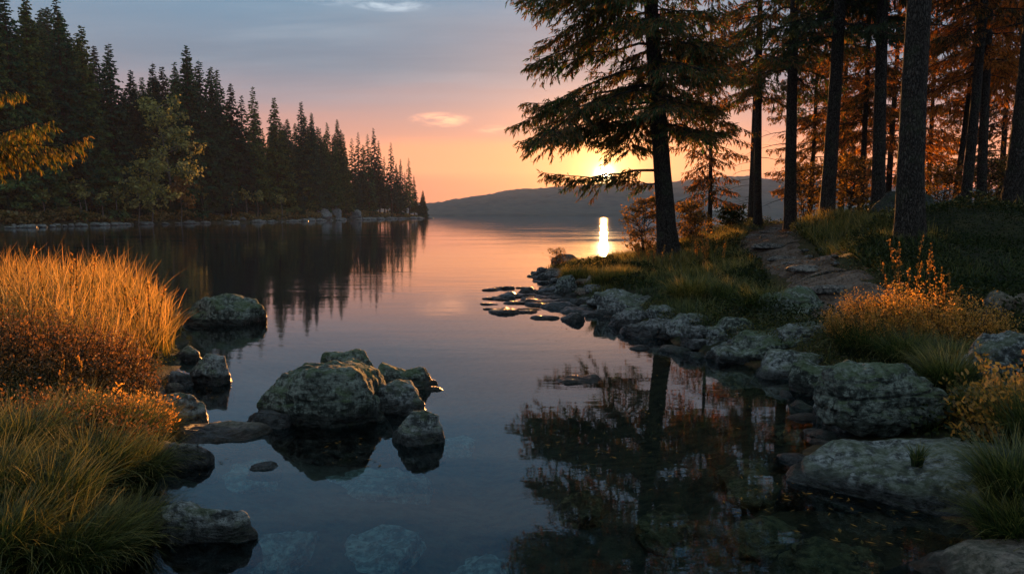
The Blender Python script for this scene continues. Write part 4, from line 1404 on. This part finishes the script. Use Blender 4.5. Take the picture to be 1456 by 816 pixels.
# left bank: near tussocks
tl = [(195, 770, 0.13, 0.34, 'grass_green', "dark tussock under the near end of the jutting grey rock"),
      (110, 812, 0.16, 0.36, 'grass_green', "tussock hanging over the dark water near the bottom left corner"),
      (160, 800, 0.12, 0.30, 'grass_green', "small tussock dipping into the water at the bottom left"),
      (195, 640, 0.17, 0.42, 'grass_green', "green gold tussock hanging over the water below the heath"),
      (235, 625, 0.13, 0.32, 'grass_green', "small tussock at the bank edge over the dark low rock"),
      (150, 690, 0.18, 0.40, 'grass_green', "round green tussock behind the jutting grey rock"),
      (90, 740, 0.18, 0.38, 'grass_green', "dark green tussock left of the jutting grey rock"),
      (50, 660, 0.18, 0.40, 'grass_green', "straw flecked tussock in the middle of the left bank"),
      (10, 720, 0.18, 0.38, 'grass_green', "green tussock at the left edge above the bottom corner"),
      (20, 800, 0.16, 0.34, 'grass_green', "dark green tussock in the bottom left corner"),
      (120, 630, 0.16, 0.38, 'grass_green', "golden tipped tussock next to the orange tipped heath"),
      (-40, 680, 0.18, 0.42, 'grass_green', "tussock mostly outside the left edge of the photo"),
      (215, 690, 0.12, 0.34, 'grass_green', "drooping tussock touching the back of the jutting grey rock")]
for q, (px, py, R0, H0, mt, lb) in enumerate(tl):
    tuss(px - 22, py, 1500, R0, H0, mt, lb, 620 + q, 1.7)

# tall golden grass and flatter grass of the left bank: uncountable
rng = np.random.default_rng(900)


def scatter(n, x0, x1, y0, y1, keep):
    x = rng.uniform(x0, x1, n); y = rng.uniform(y0, y1, n)
    k = keep(x, y)
    x, y = x[k], y[k]
    return np.stack([x, y, height(x, y)], -1)


def grass_object(name, roots, H, W, mat, arch, wind=(0.0, 0.0), seg=5, label=None):
    n = len(roots)
    mb = MB()
    a = rng.uniform(0, 2 * pi, n)
    lean = unit(np.stack([np.cos(a) + wind[0], np.sin(a) + wind[1], 0 * a], -1))
    blades(mb, roots - np.array([0, 0, 0.03]), H * rng.uniform(0.55, 1.15, n), W * rng.uniform(0.7, 1.3, n), lean, arch * rng.uniform(0.1, 1.0, n), rng, seg)
    o = obj(name, mb.mesh(name, M[mat]))
    tag(o, label, None, None, 'stuff')
    return o


def clump(x, y, f=1.6, thr=-0.1, seed=3):
    return vnoise(np.stack([x * f, y * f, x * 0], -1), seed) + 0.5 * vnoise(np.stack([x * f * 3, y * f * 3, x * 0], -1), seed + 1) > thr


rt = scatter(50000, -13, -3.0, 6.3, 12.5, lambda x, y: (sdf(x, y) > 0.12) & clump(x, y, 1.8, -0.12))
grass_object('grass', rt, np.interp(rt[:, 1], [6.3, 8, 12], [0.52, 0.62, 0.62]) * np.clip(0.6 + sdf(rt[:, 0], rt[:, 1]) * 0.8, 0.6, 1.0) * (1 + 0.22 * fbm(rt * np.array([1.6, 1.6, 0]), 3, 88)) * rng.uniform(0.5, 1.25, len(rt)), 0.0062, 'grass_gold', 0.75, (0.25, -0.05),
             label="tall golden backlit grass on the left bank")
rt = scatter(30000, -8, -1.6, 2.6, 6.6, lambda x, y: (sdf(x, y) > 0.03) & clump(x, y, 2.5, -0.2))
grass_object('grass', rt, 0.24, 0.0028, 'grass_green', 1.4, label="low green grass covering the near left bank")
# right point and bank
rt = scatter(70000, 0.6, 7.5, 12.5, 24.5, lambda x, y: (sdf(x, y) > 0.22) & (path_dist(x, y) > 0.66) & clump(x, y, 1.2, -0.4))
grass_object('grass', rt, (0.34 + 0.10 * vnoise(rt * 0.9, 3)) * np.interp(rt[:, 0], [1.2, 3.0], [0.45, 1.0]), 0.0062, 'grass_bank', 1.1, (-0.3, 0), label="yellow green grass on the right point around the spruce")
rt = scatter(26000, 2.0, 6.0, 9.0, 13.5, lambda x, y: (sdf(x, y) > 0.35) & (path_dist(x, y) > 0.62) & clump(x, y, 1.6, -0.1))
grass_object('grass', rt, 0.22, 0.0048, 'grass_green', 1.3, label="short green grass between the shore rocks and the path")
rt = scatter(30000, 2.5, 12, 3.0, 11, lambda x, y: (sdf(x, y) > 0.5) & (path_dist(x, y) > 0.66) & clump(x, y, 1.0, 0.25, 8))
grass_object('grass', rt, 0.20, 0.0038, 'grass_green', 1.4, label="thin grass tufting the dark slope on the right")
rt = scatter(26000, 3, 22, 14, 34, lambda x, y: (sdf(x, y) > 0.5) & (path_dist(x, y) > 0.62) & clump(x, y, 0.7, 0.0, 8))
grass_object('grass', rt, 0.28, 0.008, 'grass_bank', 1.0, label="lit grass along the crest beside the upper path")


def leaf_cover(name, pts, hmax, leaf, mat, label, f=1.1, seed=4):
    n = len(pts)
    mound = np.clip(0.5 + 0.7 * fbm(pts * np.array([f, f, 0]), 3, seed), 0.05, 1.3)
    P = pts + np.array([0, 0, 1.0]) * (mound * hmax * rng.random(n) ** 0.5)[:, None]
    mb = MB()
    lozenges(mb, P, rng.normal(size=(n, 3)) * np.array([1, 1, 0.6]) + np.array([0, 0, 0.3]), leaf * rng.uniform(0.6, 1.4, n), leaf * 0.33, rng.random(n), rng, False)
    tag(obj(name, mb.mesh(name, M[mat])), label, None, None, 'stuff')


rt = scatter(230000, 2.6, 16, 4.0, 17, lambda x, y: (sdf(x, y) > 0.55) & (path_dist(x, y) > 0.60) & (rng.random(len(x)) < np.clip(8.5 / y, 0.3, 1)))
leaf_cover('undergrowth', rt, 0.26, 0.036, 'under', "dark bilberry undergrowth covering the slope on the right")
rt = scatter(90000, 2.0, 24, 14, 34, lambda x, y: (sdf(x, y) > 0.5) & (path_dist(x, y) > 0.60) & (x > 0.16 * y + 1.2))
leaf_cover('undergrowth', rt, 0.30, 0.07, 'moss', "mossy undergrowth on the crest between the trunks")
rt = scatter(50000, 1.0, 5.5, 9.5, 20, lambda x, y: (sdf(x, y) > 0.4) & (path_dist(x, y) > 0.60) & clump(x, y, 1.0, 0.15, 12))
leaf_cover('undergrowth', rt, 0.34, 0.045, 'under', "dark green low plants beside the path and the big spruce")
rt = scatter(110000, -9, -1.7, 1.5, 12, lambda x, y: sdf(x, y) > 0.05)
leaf_cover('undergrowth', rt, 0.10, 0.022, 'moss', "mossy carpet under the grass of the left bank")
rt = scatter(60000, 1.9, 5.2, 5.0, 11.0, lambda x, y: (sdf(x, y) > 0.22) & (path_dist(x, y) > 0.5))
leaf_cover('undergrowth', rt, 0.12, 0.022, 'moss', "low moss and leaves between the slabs of the near right shore")
rt = scatter(9000, 1.9, 4.6, 5.5, 10.5, lambda x, y: (sdf(x, y) > 0.25) & (path_dist(x, y) > 0.5))
grass_object('grass', rt, 0.17, 0.0032, 'grass_green', 1.4, label="short grass growing between the slabs of the near right shore")
# far shore ground cover
n = 60000
s = rng.random(n) ** 0.8
pxs = -80 + 700 * rng.random(n)
Ys = np.interp(pxs, fpx, fY) + 0.8 + 22 * rng.random(n) ** 1.6
xs = (pxs - 728) / FPX * Ys
kk_ = sdf(xs, Ys) > 0.8
pts = np.stack([xs[kk_], Ys[kk_], height(xs[kk_], Ys[kk_])], -1)
M['far_brush'] = leaf_mat('far_brush_leaves', [(0, (0.08, 0.10, 0.03)), (1, (0.14, 0.15, 0.045))], 0.3, [(0, (0.16, 0.11, 0.03)), (1, (0.26, 0.17, 0.05))])
leaf_cover('undergrowth', pts, 1.5, 0.5, 'far_brush', "low brush on the ground in front of the far forest", 0.12)

# right bank: golden heath shrub with grass skirt and the shrubs at the right edge
shrub('heath_shrub', 1290, 492, 0.62, 0.42, 0.50, 520, 'heath_gold_sunlit', "large golden heath shrub glowing above the stacked boulder", 651, 0.012, 42)
shrub('heath_shrub', 1375, 492, 0.38, 0.35, 0.40, 260, 'heath_gold_sunlit', "smaller golden heath shrub on the right side of the large one", 652, 0.012, 36)
tuss(1225, 500, 1500, 0.20, 0.42, 'grass_green', "grass skirt hanging left of the large golden heath shrub", 661, 1.7)
tuss(1290, 515, 1600, 0.22, 0.38, 'grass_green', "grass skirt drooping in front of the large golden heath shrub", 662, 1.7)
tuss(1350, 530, 1500, 0.18, 0.36, 'grass_green', "dark green tussock between the heath and the stacked boulder's right end", 663, 1.6)
tuss(1345, 585, 1500, 0.15, 0.36, 'grass_green', "green tussock growing over the right end of the stacked boulder", 664, 1.5, dz=0.15)
tuss(1440, 740, 1500, 0.13, 0.40, 'grass_green', "green tussock hanging over the broad slab at the right edge", 665, 1.7, dz=0.1)
tuss(1470, 660, 1500, 0.16, 0.42, 'grass_green', "tall tussock cut by the right edge beside the leafy shrub", 666, 1.5, dz=0.1)
tuss(1395, 612, 900, 0.10, 0.24, 'grass_green', "tussock under the leafy shrub at the right edge", 667, 1.5, dz=0.1)
tuss(1452, 775, 1400, 0.16, 0.34, 'grass_green', "low tussock between the broad slab and the reddish flat rock", 669, 1.6)
tuss(1302, 695, 120, 0.03, 0.14, 'grass_green', "little sprig of grass growing from a crack in the broad slab", 668, 0.8, dz=0.16)
shrub('leafy_shrub', 1405, 612, 0.22, 0.18, 0.28, 110, 'leaf_bush', "yellow leaved shrub in front of the large rounded boulder", 671, 0.022, 22)
shrub('leafy_shrub', 1462, 640, 0.24, 0.2, 0.52, 150, 'heath_gold_sunlit', "orange leaved shrub cut by the right edge of the photo", 672, 0.020, 24)
tuss(1085, 445, 1400, 0.30, 0.42, 'grass_green', "green tussock drooping over the left side of the path boulder", 673, 1.7, 0.004)
tuss(1040, 430, 1400, 0.32, 0.42, 'grass_green', "tussock on the bank above the mossy stone", 674, 1.7, 0.004)
tuss(985, 425, 1400, 0.34, 0.42, 'grass_bank', "tussock on the bank behind the small grey rocks", 675, 1.6, 0.005)
tuss(830, 395, 1800, 0.45, 0.30, 'grass_bank', "glowing round tussock at the left end of the grassy point", 676, 1.6, 0.006)
tuss(880, 400, 1800, 0.50, 0.34, 'grass_bank', "glowing tussock in front of the big spruce's left side", 677, 1.6, 0.006)


def spikes(px, py, n, R, H, label, seed, pos=None):
    """flowering stalks: a bundle from one root"""
    rng = np.random.default_rng(seed)
    p = hit(px, py)
    tm, cm = MB(), MB()
    for q in range(n):
        a = rng.uniform(0, 6.28); r = R * rng.random()
        b0 = np.array([cos(a) * r, sin(a) * r, -0.03]); h = H * rng.uniform(0.6, 1.1)
        tp = b0 + np.array([cos(a) * 0.16 * h + rng.normal() * 0.03, sin(a) * 0.1 * h, h])
        P = np.stack([b0, (b0 + tp) / 2 + rng.normal(size=3) * 0.012, tp])
        tube(tm, P, np.array([0.004, 0.003, 0.002]) * (1 + p[1] / 22), 4)
        m_ = 26
        u = 0.5 + 0.5 * rng.random(m_)
        Pn = np.stack([np.interp(u, [0, .5, 1], P[:, c]) for c in range(3)], -1)
        lozenges(cm, Pn, rng.normal(size=(m_, 3)) * 0.5 + np.array([0, 0, 1.0]), 0.028 * (1 + p[1] / 30), 0.007 * (1 + p[1] / 25), rng.random(m_), rng, True)
    e = bpy.data.objects.new('flower_stalks', None); COL.objects.link(e)
    e.location = tuple(float(v) for v in p)
    tag(e, label, 'plant')
    obj('stems', tm.mesh('stems', M['leaf_amber']), e); obj('foliage', cm.mesh('foliage', M['heath_gold_sunlit']), e)


spikes(1285, 470, 8, 0.12, 0.95, "tall dry stalks standing above the large golden heath shrub", 701)
spikes(1345, 470, 6, 0.15, 0.70, "thin reddish stalks behind the smaller golden heath shrub", 702)
spikes(1010, 385, 14, 0.30, 0.75, "upright dry stalks glowing right of the big spruce's foot", 703)
spikes(925, 385, 9, 0.35, 0.55, "short dry stalks left of the big spruce's foot", 704)
spikes(52, 540, 2, 0.05, 0.55, "single dry stalk rising from the reddish heath", 705)

spikes(100, 470, 5, 0.4, 0.95, "dry seed stalks rising over the tall golden grass", 706)
spikes(215, 500, 4, 0.2, 0.85, "thin dry stalks at the right end of the tall golden grass", 707)
spikes(130, 600, 4, 0.2, 0.45, "short dry stalks between the orange tipped heath and the tussocks", 708)
# leaves and needles floating in the quiet corners of the pool
rng = np.random.default_rng(55)
Pf = []
for px, py, sp, m_ in [(1000, 560, 60, 90), (870, 640, 70, 80), (1120, 700, 60, 90), (270, 650, 25, 30), (300, 560, 15, 20), (500, 645, 30, 25), (820, 470, 40, 40), (1250, 760, 50, 50)]:
    for k2 in range(m_):
        g0 = ground0(px + rng.normal() * sp, max(py + rng.normal() * sp * 0.4, 430), 0.004)
        if sdf([g0[0]], [g0[1]])[0] < -0.02:
            Pf.append(g0)
Pf = np.array(Pf)
mb = MB()
nf_ = len(Pf)
a = rng.uniform(0, 6.28, nf_)
Dh = np.stack([np.cos(a), np.sin(a), 0 * a], -1); Sh = np.stack([-np.sin(a), np.cos(a), 0 * a], -1)
Lf_ = rng.uniform(0.008, 0.028, nf_)[:, None]; Wf_ = Lf_ * rng.uniform(0.1, 0.35, nf_)[:, None]
V = np.stack([Pf - Dh * Lf_, Pf + Sh * Wf_, Pf + Dh * Lf_, Pf - Sh * Wf_], 1)
mb.add(V.reshape(-1, 3), np.arange(nf_ * 4).reshape(nf_, 4), None, 0.5, np.repeat(rng.random(nf_), 4))
tag(obj('floating_leaves', mb.mesh('floating_leaves', M['leaf_bush'])), "fallen leaves and needles floating on the quiet water", None, None, 'stuff')
# needle litter and small stones on the path
rng = np.random.default_rng(41)
n = 9000
ii = rng.integers(0, len(sN), n); vv = rng.uniform(-1.15, 1.15, n)
lx_ = PATHC[ii, 0] + nm[ii, 0] * vv * wid[ii]; ly_ = PATHC[ii, 1] + nm[ii, 1] * vv * wid[ii]
mb = MB()
Pl = np.stack([lx_, ly_, height(lx_, ly_) + 0.05 + 0.03 * rng.random(n)], -1)
lozenges(mb, Pl, rng.normal(size=(n, 3)) * np.array([1, 1, 0.2]), rng.uniform(0.02, 0.06, n), rng.uniform(0.003, 0.011, n), rng.random(n), rng, False)
M['litter'] = leaf_mat('leaf_litter', [(0, (0.10, 0.055, 0.03)), (1, (0.20, 0.10, 0.04))], 0.2, [(0, (0.05, 0.03, 0.02)), (1, (0.26, 0.15, 0.06))])
tag(obj('leaf_litter', mb.mesh('leaf_litter', M['litter'])), "dead needles and leaves strewn over the path", None, None, 'stuff')
for q in range(60):
    i0 = int(rng.integers(0, len(sN))); v = rng.choice([-1, 1]) * rng.uniform(0.2, 1.15)
    x, y = PATHC[i0] + nm[i0] * v * wid[i0]
    sc = rng.uniform(0.02, 0.09)
    o = obj('stone', protos[q % 5], None, (x, y, hz(x, y) + 0.05), rng.uniform(0, 6.3))
    o.scale = (sc * 1.3, sc, sc * 0.6)
    tag(o, "little stone trodden into the path or lying at its edge", 'stone', 'little stones of the path')
# flat stones forming steps up the path
for q, fr in enumerate([0.06, 0.13, 0.20, 0.28, 0.37, 0.47, 0.58, 0.70, 0.83]):
    i0 = int(fr * (len(sN) - 1)); c0_ = PATHC[i0] + nm[i0] * 0.12 * math.sin(q * 2.3)
    an = math.atan2(nm[i0][1], nm[i0][0]) + 0.12 * math.sin(q * 1.7)
    me = rock_mesh('stone_step', wid[i0] * (0.72 + 0.2 * math.sin(q * 3.1)), 0.16 + 0.05 * (q % 3), 0.055, 800 + q, M['path_stone'], 4, 1.0, 0.8, 1.2, 1.0)
    o = obj('stone_step', me, None, (c0_[0], c0_[1], hz(c0_[0], c0_[1]) + 0.075 + 0.02 * (q % 2)), an)
    tag(o, "flat stone step set across the path, " + ORD[q] + " counted up from the nearest", 'stone step', 'flat stone steps of the path')
# roots over the path
rng = np.random.default_rng(31)
for q, sfrac in enumerate([0.10, 0.2, 0.28, 0.36, 0.45, 0.55, 0.66, 0.78]):
    i0 = int(sfrac * (len(sN) - 1))
    c0_, n0, t0 = PATHC[i0], nm[i0], tg[i0]
    v = np.linspace(-1, 1, 16)
    wob = np.cumsum(rng.normal(size=16)) * 0.03
    xy = c0_ + n0 * (v * wid[i0] * rng.uniform(0.85, 1.25))[:, None] + t0 * (wob + v * rng.uniform(-0.3, 0.3))[:, None]
    z = height(xy[:, 0], xy[:, 1]) + 0.045 - 0.10 * np.abs(v) ** 4
    mb = MB(); tube(mb, np.stack([xy[:, 0], xy[:, 1], z], -1), 0.035 * (1.1 - 0.5 * (v + 1) / 2), 8)
    tag(obj('tree_root', mb.mesh('tree_root', M['bark'], True)), "bare root crossing the path, " + ORD[q] + " counted up from the nearest", 'root', 'roots crossing the path')

# houses across the lake
M['plaster'] = material('pale_wall')[0]
t = NT(M['plaster'].node_tree); out = t.n('ShaderNodeOutputMaterial'); principled(t, out, (0.6, 0.57, 0.52, 1), 0.8)
M['tile'] = material('roof_tile')[0]
t = NT(M['tile'].node_tree); out = t.n('ShaderNodeOutputMaterial'); principled(t, out, (0.12, 0.07, 0.06, 1), 0.8)


def house(px, Y, wd, label):
    x = (px - 728) / FPX * Y
    e = bpy.data.objects.new('house', None); COL.objects.link(e)
    e.location = (x, Y, hz(x, Y))
    tag(e, label, 'house', 'houses across the lake')
    h, dp = 5.0, 8.0
    wl, rf = MB(), MB()
    a, b_ = wd / 2, dp / 2
    V = [(-a, -b_, -6), (a, -b_, -6), (a, b_, -6), (-a, b_, -6), (-a, -b_, h), (a, -b_, h), (a, b_, h), (-a, b_, h), (-a, 0, h + 3.2), (a, 0, h + 3.2)]
    wl.add(V, [[0, 1, 5, 4], [1, 2, 6, 5], [2, 3, 7, 6], [3, 0, 4, 7]], [[4, 7, 8], [5, 9, 6]])
    c, d_ = a + 0.5, b_ + 0.7
    V = [(-c, -d_, h - 0.5), (c, -d_, h - 0.5), (c, 0, h + 3.5), (-c, 0, h + 3.5), (c, d_, h - 0.5), (-c, d_, h - 0.5),
         (-c, -d_, h - 0.2), (c, -d_, h - 0.2), (c, 0, h + 3.8), (-c, 0, h + 3.8), (c, d_, h - 0.2), (-c, d_, h - 0.2)]
    rf.add(V, [[0, 1, 2, 3], [3, 2, 4, 5], [6, 7, 8, 9], [9, 8, 10, 11], [0, 1, 7, 6], [5, 4, 10, 11]])
    obj('wall', wl.mesh('wall', M['plaster']), e); obj('roof', rf.mesh('roof', M['tile']), e)


for q, (px, Y) in enumerate([(1032, 880), (1046, 900), (1060, 878), (1070, 920), (1018, 910), (928, 900)]):
    house(px, Y, 9 + 2 * (q % 3), ["tiny pale house across the lake, " + ORD[q] + " of the row right of the slender tree" if q < 5 else
                                   "tiny pale house across the lake just left of the big spruce trunk"][0])
